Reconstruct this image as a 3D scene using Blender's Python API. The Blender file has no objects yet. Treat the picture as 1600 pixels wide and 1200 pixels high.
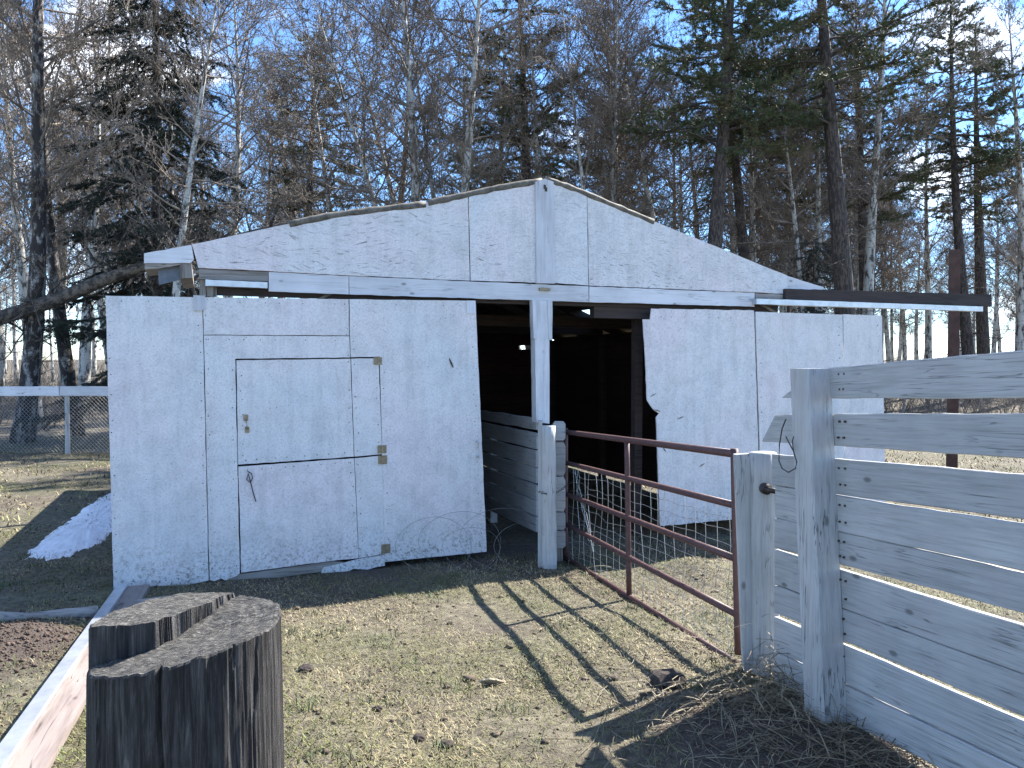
import bpy, math, random
import numpy as np
from mathutils import Vector, Matrix, noise as mnoise
R_ = math.radians
random.seed(7); np.random.seed(7)
SC = bpy.context.scene
COL = SC.collection

# ------------------------------------------------------------------ camera, sky, sun, exposure
EYE = 1.9; FPX = 1200.0; PITCH = math.atan(30/1200)
cam_d = bpy.data.cameras.new('camera'); cam_d.sensor_width = 36; cam_d.lens = 27.0
cam_d.clip_start = 0.05; cam_d.clip_end = 3000
cam = bpy.data.objects.new('camera', cam_d); COL.objects.link(cam)
cam.location = (0, 0, EYE); cam.rotation_euler = (math.pi/2-PITCH, 0, 0)
SC.camera = cam
SUN_AZ, SUN_EL = R_(50), R_(43.7)          # azimuth clockwise from +Y
SUN_DIR = Vector((math.sin(SUN_AZ)*math.cos(SUN_EL), math.cos(SUN_AZ)*math.cos(SUN_EL), math.sin(SUN_EL)))
W = bpy.data.worlds.new('World'); SC.world = W; W.use_nodes = True
wn, wl = W.node_tree.nodes, W.node_tree.links
wn.clear()
sky = wn.new('ShaderNodeTexSky'); sky.sky_type = 'NISHITA'; sky.sun_disc = False
sky.sun_elevation = SUN_EL; sky.sun_rotation = SUN_AZ
sky.air_density = 0.9; sky.dust_density = 0.0; sky.ozone_density = 6.0
tc = wn.new('ShaderNodeTexCoord')
mp = wn.new('ShaderNodeMapping'); mp.inputs['Scale'].default_value = (1.0, 1.0, 2.2); mp.inputs['Location'].default_value = (0.35, 0.1, 4.5); mp.inputs['Rotation'].default_value = (0, 0, R_(36))
cn = wn.new('ShaderNodeTexNoise'); cn.inputs['Scale'].default_value = 3.2; cn.inputs['Detail'].default_value = 7; cn.inputs['Roughness'].default_value = 0.55
cr = wn.new('ShaderNodeValToRGB'); cr.color_ramp.elements[0].position = 0.56; cr.color_ramp.elements[1].position = 0.70
mx = wn.new('ShaderNodeMixRGB'); mx.inputs[2].default_value = (9.5, 9.8, 10.4, 1)
bg = wn.new('ShaderNodeBackground'); bg.inputs[1].default_value = 0.105
wo = wn.new('ShaderNodeOutputWorld')
wl.new(tc.outputs['Generated'], mp.inputs[0]); wl.new(mp.outputs[0], cn.inputs[0]); wl.new(cn.outputs[0], cr.inputs[0])
wl.new(cr.outputs[0], mx.inputs[0]); hs = wn.new('ShaderNodeHueSaturation'); hs.inputs['Saturation'].default_value = 1.06; wl.new(sky.outputs[0], hs.inputs['Color']); wl.new(hs.outputs[0], mx.inputs[1]); wl.new(mx.outputs[0], bg.inputs[0]); wl.new(bg.outputs[0], wo.inputs[0])
sd = bpy.data.lights.new('sun', 'SUN'); sd.energy = 5.0; sd.angle = R_(0.5); sd.color = (1.0, 0.95, 0.87)
sun = bpy.data.objects.new('sun', sd); COL.objects.link(sun)
sun.rotation_euler = SUN_DIR.to_track_quat('Z', 'Y').to_euler(); sun.location = (30, 20, 40)
vs = SC.view_settings; vs.view_transform = 'Standard'; vs.look = 'None'; vs.exposure = 1.75; vs.gamma = 1.0; vs.use_curve_mapping = False
SC.cycles.use_denoising = True; SC.cycles.denoising_prefilter = 'NONE'; SC.cycles.adaptive_threshold = 0.015
SC.cycles.max_bounces = 4; SC.cycles.diffuse_bounces = 2; SC.cycles.glossy_bounces = 2; SC.cycles.transmission_bounces = 1; SC.cycles.transparent_max_bounces = 2

# ------------------------------------------------------------------ measuring helpers (photo measurements -> metres)
FWD = Vector((0, math.cos(PITCH), -math.sin(PITCH))); UPV = Vector((0, math.sin(PITCH), math.cos(PITCH)))
CAMP = Vector((0, 0, EYE))
def ray(px, py): return Vector(((px-800)/FPX, 0, 0)) + UPV*((600-py)/FPX) + FWD
def hit(px, py, P, n):
    d = ray(px, py); return CAMP + d*((P-CAMP).dot(n)/d.dot(n))
GS = 0.037                                  # the yard rises gently from the barn towards the camera
def G(px, py, z=0.0):
    p = hit(px, py, Vector((0, 7.3, z)), Vector((0, GS, 1)))
    return p if 0 < p.y < 7.3 else hit(px, py, Vector((0, 0, z)), Vector((0, 0, 1)))
def AT(px, py, Y): return hit(px, py, Vector((0, Y, 0)), Vector((0, 1, 0)))
TH = R_(21.6); BR = Vector((-0.355, 7.47, 0))
UD = Vector((math.cos(TH), math.sin(TH), 0)); VD = Vector((-math.sin(TH), math.cos(TH), 0))
def B(px, py, v=0.0):                       # facade coordinates (u, z) at depth v behind the door plane
    p = hit(px, py, BR+VD*v, VD); return ((p-BR).dot(UD), p.z)
MB_ = Matrix.Translation(BR) @ Matrix.Rotation(TH, 4, 'Z')

# ------------------------------------------------------------------ materials
def newmat(name):
    m = bpy.data.materials.new(name); m.use_nodes = True
    n, l = m.node_tree.nodes, m.node_tree.links
    return m, n, l, n['Principled BSDF']
def mapped(n, l, scale=(1, 1, 1), rnd=True, coord='Object'):
    t = n.new('ShaderNodeTexCoord'); src = t.outputs[coord]
    if rnd:
        oi = n.new('ShaderNodeObjectInfo'); ml = n.new('ShaderNodeMath'); ml.operation = 'MULTIPLY'; ml.inputs[1].default_value = 37.0
        l.new(oi.outputs['Random'], ml.inputs[0])
        ad = n.new('ShaderNodeVectorMath'); ad.operation = 'ADD'; l.new(src, ad.inputs[0]); l.new(ml.outputs[0], ad.inputs[1]); src = ad.outputs[0]
    m = n.new('ShaderNodeMapping'); m.inputs['Scale'].default_value = scale; l.new(src, m.inputs[0])
    return m.outputs[0]
def tex(n, l, vec, scale, detail=5, rough=0.55, dist=0.0):
    t = n.new('ShaderNodeTexNoise'); t.inputs['Scale'].default_value = scale; t.inputs['Detail'].default_value = detail
    t.inputs['Roughness'].default_value = rough; t.inputs['Distortion'].default_value = dist
    l.new(vec, t.inputs['Vector']); return t.outputs[0]
def ramp(n, l, fac, stops):
    r = n.new('ShaderNodeValToRGB'); e = r.color_ramp.elements
    while len(e) < len(stops): e.new(0.5)
    for i, (p, c) in enumerate(stops):
        e[i].position = p; e[i].color = (c, c, c, 1) if isinstance(c, (int, float)) else (*c, 1)
    l.new(fac, r.inputs[0]); return r.outputs[0]
def mix(n, l, fac, a, b, mode='MIX'):
    m = n.new('ShaderNodeMixRGB'); m.blend_type = mode
    for s, v in ((0, fac), (1, a), (2, b)):
        if isinstance(v, (int, float)): m.inputs[s].default_value = v if s == 0 else (v, v, v, 1)
        elif isinstance(v, tuple): m.inputs[s].default_value = (*v, 1)
        else: l.new(v, m.inputs[s])
    return m.outputs[0]
def math_(n, l, op, a, b):
    m = n.new('ShaderNodeMath'); m.operation = op
    for s, v in ((0, a), (1, b)):
        if isinstance(v, (int, float)): m.inputs[s].default_value = v
        else: l.new(v, m.inputs[s])
    return m.outputs[0]
def bump(n, l, p, h, strength=0.3, dist=0.01):
    b = n.new('ShaderNodeBump'); b.inputs['Strength'].default_value = strength; b.inputs['Distance'].default_value = dist
    l.new(h, b.inputs['Height']); l.new(b.outputs[0], p.inputs['Normal'])

def osb(name, amount, horizontal, dots, streak=0.0):
    """painted strand board: white paint, worn dark along the pressed strands"""
    m, n, l, p = newmat(name)
    v = mapped(n, l)
    wob = n.new('ShaderNodeTexNoise'); wob.inputs['Scale'].default_value = 9; l.new(v, wob.inputs['Vector'])
    sub = n.new('ShaderNodeVectorMath'); sub.operation = 'MULTIPLY_ADD'; sub.inputs[1].default_value = (.06, .06, .06); l.new(wob.outputs['Color'], sub.inputs[0]); l.new(v, sub.inputs[2])
    vo = n.new('ShaderNodeTexVoronoi'); vo.inputs['Scale'].default_value = 7.5 if horizontal else 11; l.new(sub.outputs[0], vo.inputs['Vector'])
    sp = n.new('ShaderNodeSeparateColor'); l.new(vo.outputs['Color'], sp.inputs[0])
    ang = math_(n, l, 'MULTIPLY', math_(n, l, 'SUBTRACT', sp.outputs[0], 0.5), 0.9 if horizontal else 3.14)
    vr = n.new('ShaderNodeVectorRotate'); vr.rotation_type = 'Y_AXIS'; l.new(v, vr.inputs['Vector']); l.new(ang, vr.inputs['Angle'])
    mm = n.new('ShaderNodeMapping'); mm.inputs['Scale'].default_value = (4.5, 1, 62) if horizontal else (7, 1, 70); l.new(vr.outputs[0], mm.inputs[0])
    strand = tex(n, l, mm.outputs[0], 1.6, 3, 0.5)
    wear = tex(n, l, v, 1.3, 3, 0.6)
    lo = ramp(n, l, strand, [(0.325, 1.0), (0.375, 0.0)] if horizontal else [(0.27, 1.0), (0.33, 0.0)])
    wearr = ramp(n, l, wear, [(0.44, 0.04), (0.62, 1.0)])
    fle = math_(n, l, 'MULTIPLY', math_(n, l, 'MULTIPLY', lo, wearr), amount)
    big = tex(n, l, v, 0.9, 3)
    base = ramp(n, l, big, [(0.35, (0.735, 0.75, 0.765)), (0.5, (0.785, 0.765, 0.765)), (0.62, (0.81, 0.75, 0.765))])
    fine = tex(n, l, v, 60, 3, 0.7)
    base = mix(n, l, 1.0, base, ramp(n, l, fine, [(0.30, 0.76), (0.54, 1.0)]), 'MULTIPLY')
    soft = ramp(n, l, strand, [(0.36, 0.88 if horizontal else 0.95), (0.52, 1.0)])
    base = mix(n, l, 1.0, base, soft, 'MULTIPLY')
    blot = ramp(n, l, tex(n, l, v, 5.5, 4, 0.7), [(0.36, 0.88), (0.56, 1.0)])
    stv = n.new('ShaderNodeMapping'); stv.inputs['Scale'].default_value = (9, 9, 0.9); l.new(v, stv.inputs[0])
    stk = ramp(n, l, tex(n, l, stv.outputs[0], 1.0, 3, 0.65), [(0.36, 0.91), (0.52, 1.0)])
    base = mix(n, l, 1.0, mix(n, l, 1.0, base, blot, 'MULTIPLY'), stk, 'MULTIPLY')
    col = mix(n, l, fle, base, (0.16, 0.135, 0.13))
    d = n.new('ShaderNodeTexVoronoi'); d.inputs['Scale'].default_value = 17; l.new(v, d.inputs['Vector'])
    dd = ramp(n, l, d.outputs['Distance'], [(0.055, 1.0), (0.085, 0.0)])
    dd = math_(n, l, 'MULTIPLY', math_(n, l, 'MULTIPLY', dd, ramp(n, l, tex(n, l, v, 3.5), [(0.5, 0.0), (0.6, 1.0)])), dots)
    col = mix(n, l, dd, col, (0.10, 0.09, 0.085))
    sepc = n.new('ShaderNodeSeparateXYZ'); t2 = n.new('ShaderNodeTexCoord'); l.new(t2.outputs['Object'], sepc.inputs[0])
    mud = ramp(n, l, sepc.outputs[2], [(0.02, 1.0), (0.50, 0.0)])         # splashed mud near the ground
    spk = ramp(n, l, tex(n, l, v, 34, 4, 0.72), [(0.50, 0.0), (0.66, 1.0)])
    col = mix(n, l, math_(n, l, 'MULTIPLY', math_(n, l, 'MULTIPLY', mud, spk), 0.95), col, (0.15, 0.13, 0.095))
    l.new(col, p.inputs['Base Color']); p.inputs['Roughness'].default_value = 0.72
    bump(n, l, p, tex(n, l, v, 55, 2, 0.6), 0.5, 0.004)
    return m
def wood(name, light, dark, grain=(2, 26, 26), wear=0.5, rough=0.8, crack=0.75, tint=None):
    """timber, grain along the local x axis (scale small along the grain)"""
    m, n, l, p = newmat(name)
    v = mapped(n, l, grain)
    g = tex(n, l, v, 1.0, 5, 0.62, 0.35)
    vb = mapped(n, l, (1, 1, 1)); b = tex(n, l, vb, 2.3, 4)
    col = ramp(n, l, g, [(0.34, dark), (0.44, tuple(0.5*a+0.5*c for a, c in zip(light, dark))), (0.56, light)])
    col = mix(n, l, wear, light, col)
    col = mix(n, l, 1.0, col, ramp(n, l, b, [(0.3, 0.80), (0.6, 1.0)]), 'MULTIPLY')
    if tint: col = mix(n, l, math_(n, l, 'MULTIPLY', ramp(n, l, tex(n, l, vb, 4.1, 3), [(0.52, 0.0), (0.7, 1.0)]), 0.45), col, tint)
    vc = mapped(n, l, (grain[0]*0.35, grain[1]*0.42, grain[2]*0.42))
    nc = tex(n, l, vc, 1.0, 3, 0.5, 0.5)
    dline = math_(n, l, 'ABSOLUTE', math_(n, l, 'SUBTRACT', nc, 0.5), 0.0)
    msk = ramp(n, l, tex(n, l, vb, 3.1, 3), [(0.47, 0.0), (0.60, 1.0)])
    c = math_(n, l, 'MULTIPLY', ramp(n, l, dline, [(0.006, 1.0), (0.016, 0.0)]), msk)
    col = mix(n, l, math_(n, l, 'MULTIPLY', c, crack), col, tuple(0.22*a for a in dark))
    fl = ramp(n, l, tex(n, l, mapped(n, l, tuple(q*0.55 for q in grain)), 1.0, 6, 0.75), [(0.63, 0.0), (0.68, 1.0)])       # flaked paint showing grey wood
    col = mix(n, l, math_(n, l, 'MULTIPLY', fl, 0.55*wear), col, tuple(0.6*a for a in dark))
    kn = n.new('ShaderNodeTexVoronoi'); kn.inputs['Scale'].default_value = 1.0; l.new(mapped(n, l, tuple(3.0 if q < 10 else 6.0 for q in grain)), kn.inputs['Vector'])
    col = mix(n, l, ramp(n, l, kn.outputs['Distance'], [(0.05, 0.75), (0.10, 0.0)]), col, tuple(0.35*a for a in dark))
    oi = n.new('ShaderNodeObjectInfo')
    col = mix(n, l, 1.0, col, ramp(n, l, oi.outputs['Random'], [(0.0, 0.82), (1.0, 1.06)]), 'MULTIPLY')
    l.new(col, p.inputs['Base Color']); p.inputs['Roughness'].default_value = rough
    bump(n, l, p, tex(n, l, v, 1.0, 3, 0.6), 0.5, 0.006)
    return m
def plain(name, c1, c2, scale=20, rough=0.6, metal=0.0, bmp=0.15, rnd=True):
    m, n, l, p = newmat(name)
    t = tex(n, l, mapped(n, l, rnd=rnd), scale, 6, 0.65)
    l.new(ramp(n, l, t, [(0.35, c1), (0.65, c2)]), p.inputs['Base Color'])
    p.inputs['Roughness'].default_value = rough; p.inputs['Metallic'].default_value = metal
    if bmp: bump(n, l, p, t, bmp, 0.01)
    return m
GX, GZ = (2, 26, 26), (26, 26, 2)
M = {}
M['gable'] = osb('painted_strand_board_worn', 1.0, True, 0.3)
M['door'] = osb('painted_strand_board', 0.55, False, 0.9)
M['white_x'] = wood('white_paint_boards', (0.46, 0.465, 0.465), (0.28, 0.285, 0.28), (3.2, 72, 72), 0.6, 0.75, 0.6, (0.40, 0.36, 0.37))
M['white_z'] = wood('white_paint_posts', (0.50, 0.505, 0.50), (0.30, 0.305, 0.30), (72, 72, 3.2), 0.6, 0.75, 0.8, (0.43, 0.37, 0.37))
M['trim_x'] = wood('white_trim', (0.74, 0.75, 0.79), (0.52, 0.52, 0.54), (2.2, 40, 40), 0.4, 0.7, 0.5)
M['trim_z'] = wood('white_trim_upright', (0.74, 0.75, 0.79), (0.50, 0.50, 0.53), (40, 40, 2.2), 0.5, 0.7, 0.6)
M['bare_x'] = wood('bare_grey_wood', (0.36, 0.33, 0.30), (0.16, 0.14, 0.12), (2.2, 40, 40), 0.9, 0.85)
M['bare_z'] = wood('bare_grey_wood_upright', (0.34, 0.31, 0.28), (0.15, 0.13, 0.11), (40, 40, 2.2), 0.9, 0.85)
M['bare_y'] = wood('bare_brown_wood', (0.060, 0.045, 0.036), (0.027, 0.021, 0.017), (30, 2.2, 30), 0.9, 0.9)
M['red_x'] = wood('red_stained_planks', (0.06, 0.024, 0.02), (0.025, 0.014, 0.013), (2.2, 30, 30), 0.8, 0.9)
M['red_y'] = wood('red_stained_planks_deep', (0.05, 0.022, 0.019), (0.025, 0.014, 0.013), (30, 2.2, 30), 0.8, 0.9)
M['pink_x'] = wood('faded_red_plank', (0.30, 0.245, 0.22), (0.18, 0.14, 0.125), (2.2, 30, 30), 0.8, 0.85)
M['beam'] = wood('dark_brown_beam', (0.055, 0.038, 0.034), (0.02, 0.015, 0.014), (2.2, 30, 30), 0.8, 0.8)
M['tin'] = plain('galvanised_tin', (0.50, 0.53, 0.57), (0.66, 0.69, 0.73), 9, 0.42, 0.75, 0.05)
M['tin_old'] = plain('weathered_tin_edge', (0.07, 0.062, 0.05), (0.19, 0.17, 0.14), 14, 0.75, 0.1, 0.4)
M['tin_blue'] = plain('dark_blue_tin', (0.10, 0.12, 0.15), (0.15, 0.17, 0.21), 14, 0.5, 0.3, 0.1)
M['rooftop'] = plain('weathered_roofing', (0.10, 0.09, 0.075), (0.20, 0.185, 0.15), 12, 0.9, 0.0, 0.5)
M['rust'] = plain('maroon_painted_tube', (0.060, 0.026, 0.026), (0.105, 0.048, 0.045), 26, 0.55, 0.0, 0.1)
M['rust2'] = plain('rusty_steel', (0.045, 0.022, 0.018), (0.085, 0.042, 0.032), 7, 0.75, 0.0, 0.3)
M['wire'] = plain('galvanised_wire', (0.36, 0.36, 0.35), (0.52, 0.52, 0.50), 60, 0.45, 0.6, 0.0)
M['oldwire'] = plain('dull_old_wire', (0.14, 0.13, 0.12), (0.26, 0.25, 0.24), 60, 0.6, 0.3, 0.0)
M['darkwire'] = plain('dark_wire', (0.03, 0.03, 0.03), (0.07, 0.06, 0.06), 60, 0.6, 0.2, 0.0)
M['brass'] = plain('tarnished_hinge', (0.22, 0.17, 0.11), (0.36, 0.30, 0.21), 40, 0.5, 0.5, 0.2)
M['iron'] = plain('dark_iron', (0.028, 0.024, 0.023), (0.06, 0.05, 0.045), 60, 0.55, 0.4, 0.1)
M['chip'] = plain('pale_bark', (0.28, 0.23, 0.15), (0.46, 0.40, 0.28), 40, 0.8, 0.0, 0.3)
M['nail'] = plain('nail_heads', (0.03, 0.025, 0.022), (0.08, 0.06, 0.05), 60, 0.8, 0.0, 0.0)

def bark(name, light, dark, amt, z=(3, 3, 1.2), low=None):
    m, n, l, p = newmat(name)
    v = mapped(n, l, z)
    a = tex(n, l, v, 2.6, 5, 0.68); b = tex(n, l, mapped(n, l, (5, 5, 26)), 1.0, 3, 0.6)
    col = mix(n, l, ramp(n, l, a, [(amt-0.06, 1.0), (amt+0.05, 0.0)]), light, dark)
    col = mix(n, l, ramp(n, l, b, [(0.34, 0.75), (0.42, 0.0)]), col, dark)
    l.new(col, p.inputs['Base Color']); p.inputs['Roughness'].default_value = 0.85
    bump(n, l, p, b, 0.6, 0.02)
    return m
M['aspen_bark'] = bark('aspen_bark', (0.480, 0.470, 0.435), (0.060, 0.052, 0.046), 0.46)
M['aspen_bark2'] = bark('dark_patched_birch_bark', (0.360, 0.345, 0.330), (0.034, 0.028, 0.027), 0.56)
M['pine_bark'] = bark('pine_bark', (0.105, 0.080, 0.066), (0.03, 0.024, 0.022), 0.52, (9, 9, 2.2))
M['dead_bark'] = bark('dead_grey_bark', (0.15, 0.125, 0.10), (0.04, 0.033, 0.03), 0.5, (3, 3, 3))
def twigm(name, c1, c2):
    m, n, l, p = newmat(name)
    oi = n.new('ShaderNodeObjectInfo'); t = tex(n, l, mapped(n, l), 1.6, 3)
    l.new(ramp(n, l, t, [(0.35, c1), (0.65, c2)]), p.inputs['Base Color']); p.inputs['Roughness'].default_value = 0.8
    return m
M['twig'] = twigm('aspen_twigs', (0.110, 0.087, 0.070), (0.239, 0.198, 0.161))
M['twig_dark'] = twigm('dead_pine_twigs', (0.05, 0.04, 0.035), (0.11, 0.085, 0.07))
def leafm(name, cols):
    m, n, l, p = newmat(name)
    t = tex(n, l, mapped(n, l), 0.9, 4, 0.6)
    l.new(ramp(n, l, t, [(0.32+0.36*i/(len(cols)-1), c) for i, c in enumerate(cols)]), p.inputs['Base Color'])
    p.inputs['Roughness'].default_value = 0.6
    return m
M['pine_needle'] = leafm('pine_needles', [(0.125, 0.095, 0.045), (0.088, 0.108, 0.045), (0.055, 0.09, 0.042)])
M['spruce_needle'] = leafm('spruce_needles', [(0.022, 0.032, 0.024), (0.032, 0.045, 0.03)])

# ------------------------------------------------------------------ object helpers
def wmat(o):
    return o.matrix_basis.copy() if o.parent is None else wmat(o.parent) @ o.matrix_basis
def link(name, mesh, parent=None, M4=None):
    o = bpy.data.objects.new(name, mesh); COL.objects.link(o)
    M4 = M4 or Matrix.Identity(4)
    if parent is not None:
        o.parent = parent; o.matrix_basis = wmat(parent).inverted() @ M4
    else: o.matrix_basis = M4
    return o
def tag(o, label=None, cat=None, group=None, kind=None):
    if label: o['label'] = label
    if cat: o['category'] = cat
    if group: o['group'] = group
    if kind: o['kind'] = kind
    return o
def thing(name, label, cat, M4=None, group=None):
    return tag(link(name, None, None, M4), label, cat, group)
def mesh(name, V, F, mat, smooth=False):
    me = bpy.data.meshes.new(name); me.from_pydata(V, [], F); me.materials.append(M[mat] if isinstance(mat, str) else mat)
    if smooth: me.polygons.foreach_set('use_smooth', [True]*len(me.polygons))
    me.update(); return me
class MB:
    def __init__(s): s.V = []; s.F = []
    def add(s, V, F):
        k = len(s.V); s.V += [tuple(v) for v in V]; s.F += [tuple(i+k for i in f) for f in F]; return s
    def box(s, x0, x1, y0, y1, z0, z1):
        return s.add([(x0,y0,z0),(x1,y0,z0),(x1,y1,z0),(x0,y1,z0),(x0,y0,z1),(x1,y0,z1),(x1,y1,z1),(x0,y1,z1)],
                     [(0,3,2,1),(4,5,6,7),(0,1,5,4),(1,2,6,5),(2,3,7,6),(3,0,4,7)])
    def prism(s, poly, v0, v1):              # poly of (u, z), front at v0, back at v1
        n = len(poly); a = sum(poly[i][0]*poly[(i+1) % n][1]-poly[(i+1) % n][0]*poly[i][1] for i in range(n))
        if a < 0: poly = poly[::-1]
        V = [(u, v0, z) for u, z in poly]+[(u, v1, z) for u, z in poly]
        F = [tuple(range(n)), tuple(range(2*n-1, n-1, -1))]+[(i, i+n, (i+1) % n+n, (i+1) % n) for i in range(n)]
        return s.add(V, F)
    def tube(s, pts, rad, sides=5, cap=True):
        pts = [Vector(p) for p in pts]; k = len(s.V); n = len(pts)
        ref = None
        for i, p in enumerate(pts):
            d = (pts[min(i+1, n-1)]-pts[max(i-1, 0)]).normalized()
            if ref is None:
                ref = Vector((0, 0, 1)) if abs(d.z) < 0.9 else Vector((1, 0, 0))
            a = d.cross(ref).normalized(); b = d.cross(a); ref = b.cross(d) if False else ref
            r = rad[i] if isinstance(rad, (list, tuple)) else rad
            for j in range(sides):
                t = 2*math.pi*j/sides; q = p+a*(r*math.cos(t))+b*(r*math.sin(t)); s.V.append((q.x, q.y, q.z))
        for i in range(n-1):
            for j in range(sides):
                j2 = (j+1) % sides; s.F.append((k+i*sides+j, k+(i+1)*sides+j, k+(i+1)*sides+j2, k+i*sides+j2))
        if cap:
            s.F.append(tuple(k+j for j in range(sides))); s.F.append(tuple(k+(n-1)*sides+j for j in range(sides-1, -1, -1)))
        return s
    def spike(s, p, q, r):
        d = q-p; a = d.orthogonal().normalized(); b = d.normalized().cross(a); k = len(s.V)
        for j in range(3):
            t = 2.0944*j; w = p+a*(r*math.cos(t))+b*(r*math.sin(t)); s.V.append((w.x, w.y, w.z))
        s.V.append((q.x, q.y, q.z)); s.F += [(k, k+1, k+3), (k+1, k+2, k+3), (k+2, k, k+3)]
    def build(s, name, mat, parent=None, M4=None, smooth=False):
        return link(name, mesh(name, s.V, s.F, mat, smooth), parent, M4)
def rough(poly, step=0.06, amp=0.003):
    out = []; n = len(poly)
    for i in range(n):
        a, b = poly[i], poly[(i+1) % n]; L = math.hypot(b[0]-a[0], b[1]-a[1]); k = max(1, int(L/step))
        dx, dz = (b[0]-a[0])/max(L, 1e-6), (b[1]-a[1])/max(L, 1e-6)
        for j in range(k):
            t = j/k; e = 0 if j == 0 else random.uniform(-amp, amp)
            out.append((a[0]+(b[0]-a[0])*t-dz*e, a[1]+(b[1]-a[1])*t+dx*e))
    return out
def board4(name, TL, TR, BRc, BL, n, thick, mat, parent, seg=14, jit=0.0035):
    """a plank whose front face is the quad TL TR BR BL; n points out of that face. Local x runs along the plank."""
    ex = ((TR+BRc)-(TL+BL)).normalized(); ez = ((TL+TR)-(BL+BRc)); ez = (ez-ex*ez.dot(ex)).normalized(); ey = ez.cross(ex)
    if ey.dot(n) > 0: ey = -ey
    O = (TL+BL)/2; M4 = Matrix(((ex.x, ey.x, ez.x, O.x), (ex.y, ey.y, ez.y, O.y), (ex.z, ey.z, ez.z, O.z), (0, 0, 0, 1)))
    loc = lambda p: Vector(((p-O).dot(ex), (p-O).dot(ey), (p-O).dot(ez)))
    a, b, c, d = loc(TL), loc(TR), loc(BRc), loc(BL); V = []; F = []; bev = 0.004
    ph = random.uniform(0, 9)
    for i in range(seg+1):
        t = i/seg; tp = a.lerp(b, t); bt = d.lerp(c, t)
        j1 = random.uniform(-jit, jit)+0.003*math.sin(ph+t*7); j2 = random.uniform(-jit, jit)+0.003*math.sin(ph*2+t*5); w = 0.004*math.sin(ph+t*4.0)
        for (x, y, z) in ((bt.x, bev, bt.z+j2), (bt.x, 0, bt.z+j2+bev), (tp.x, 0, tp.z+j1-bev), (tp.x, bev, tp.z+j1),
                          (tp.x, thick, tp.z+j1), (bt.x, thick, bt.z+j2)):
            V.append((x, y+w, z))
    for i in range(seg):
        for j in range(6):
            j2 = (j+1) % 6; F.append((i*6+j, (i+1)*6+j, (i+1)*6+j2, i*6+j2))
    F.append((5, 4, 3, 2, 1, 0)); e = seg*6; F.append(tuple(e+j for j in range(6)))
    return link(name, mesh(name, V, F, mat), parent, M4)

# ------------------------------------------------------------------ ground
MND = [(G(15, 1000), 0.09, 0.38), (G(1085, 895), 0.12, 0.30), (G(1200, 1125), 0.035, 0.4), (G(1320, 1190), 0.015, 0.5)]
def gh(x, y):
    x = np.asarray(x, float); y = np.asarray(y, float)
    h = 0.012*np.sin(2.1*x+1.3*y)+0.010*np.sin(3.7*y-1.1*x+2)+0.006*np.sin(6.1*x+5.3*y)+0.004*np.sin(11.3*x-7.1*y)+0.003*np.sin(17.1*y+9.0*x)
    h = h*0.55+GS*np.clip(7.3-y, 0, 9)
    for c, a, r in MND: h = h+a*np.exp(-((x-c.x)**2+(y-c.y)**2)/(r*r))
    far = np.clip(y-24, 0, None); h = h+0.022*far*np.clip(1-far/500, 0.35, 1)
    return h+0.25*np.clip((y-16)/20, 0, 1)*np.sin(0.31*x+1)*np.sin(0.23*y)
def axis_pts(lo, hi, near, step, growth):
    a = [0.0]; d = step
    while a[-1] < max(abs(lo), abs(hi)):
        a.append(a[-1]+d)
        if a[-1] > near: d *= growth
    a = np.array(a); full = np.concatenate([-a[::-1][:-1], a]); return full[(full >= lo) & (full <= hi)]
gx = axis_pts(-1500, 1500, 6, 0.10, 1.12); gy = axis_pts(-60, 2200, 11, 0.10, 1.09)
XX, YY = np.meshgrid(gx, gy); ZZ = gh(XX, YY); nx, ny = len(gx), len(gy)
gv = np.stack([XX.ravel(), YY.ravel(), ZZ.ravel()], 1)
ii = (np.arange(ny-1)[:, None]*nx+np.arange(nx-1)[None, :]).ravel()
gf = np.stack([ii, ii+1, ii+1+nx, ii+nx], 1)
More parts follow.
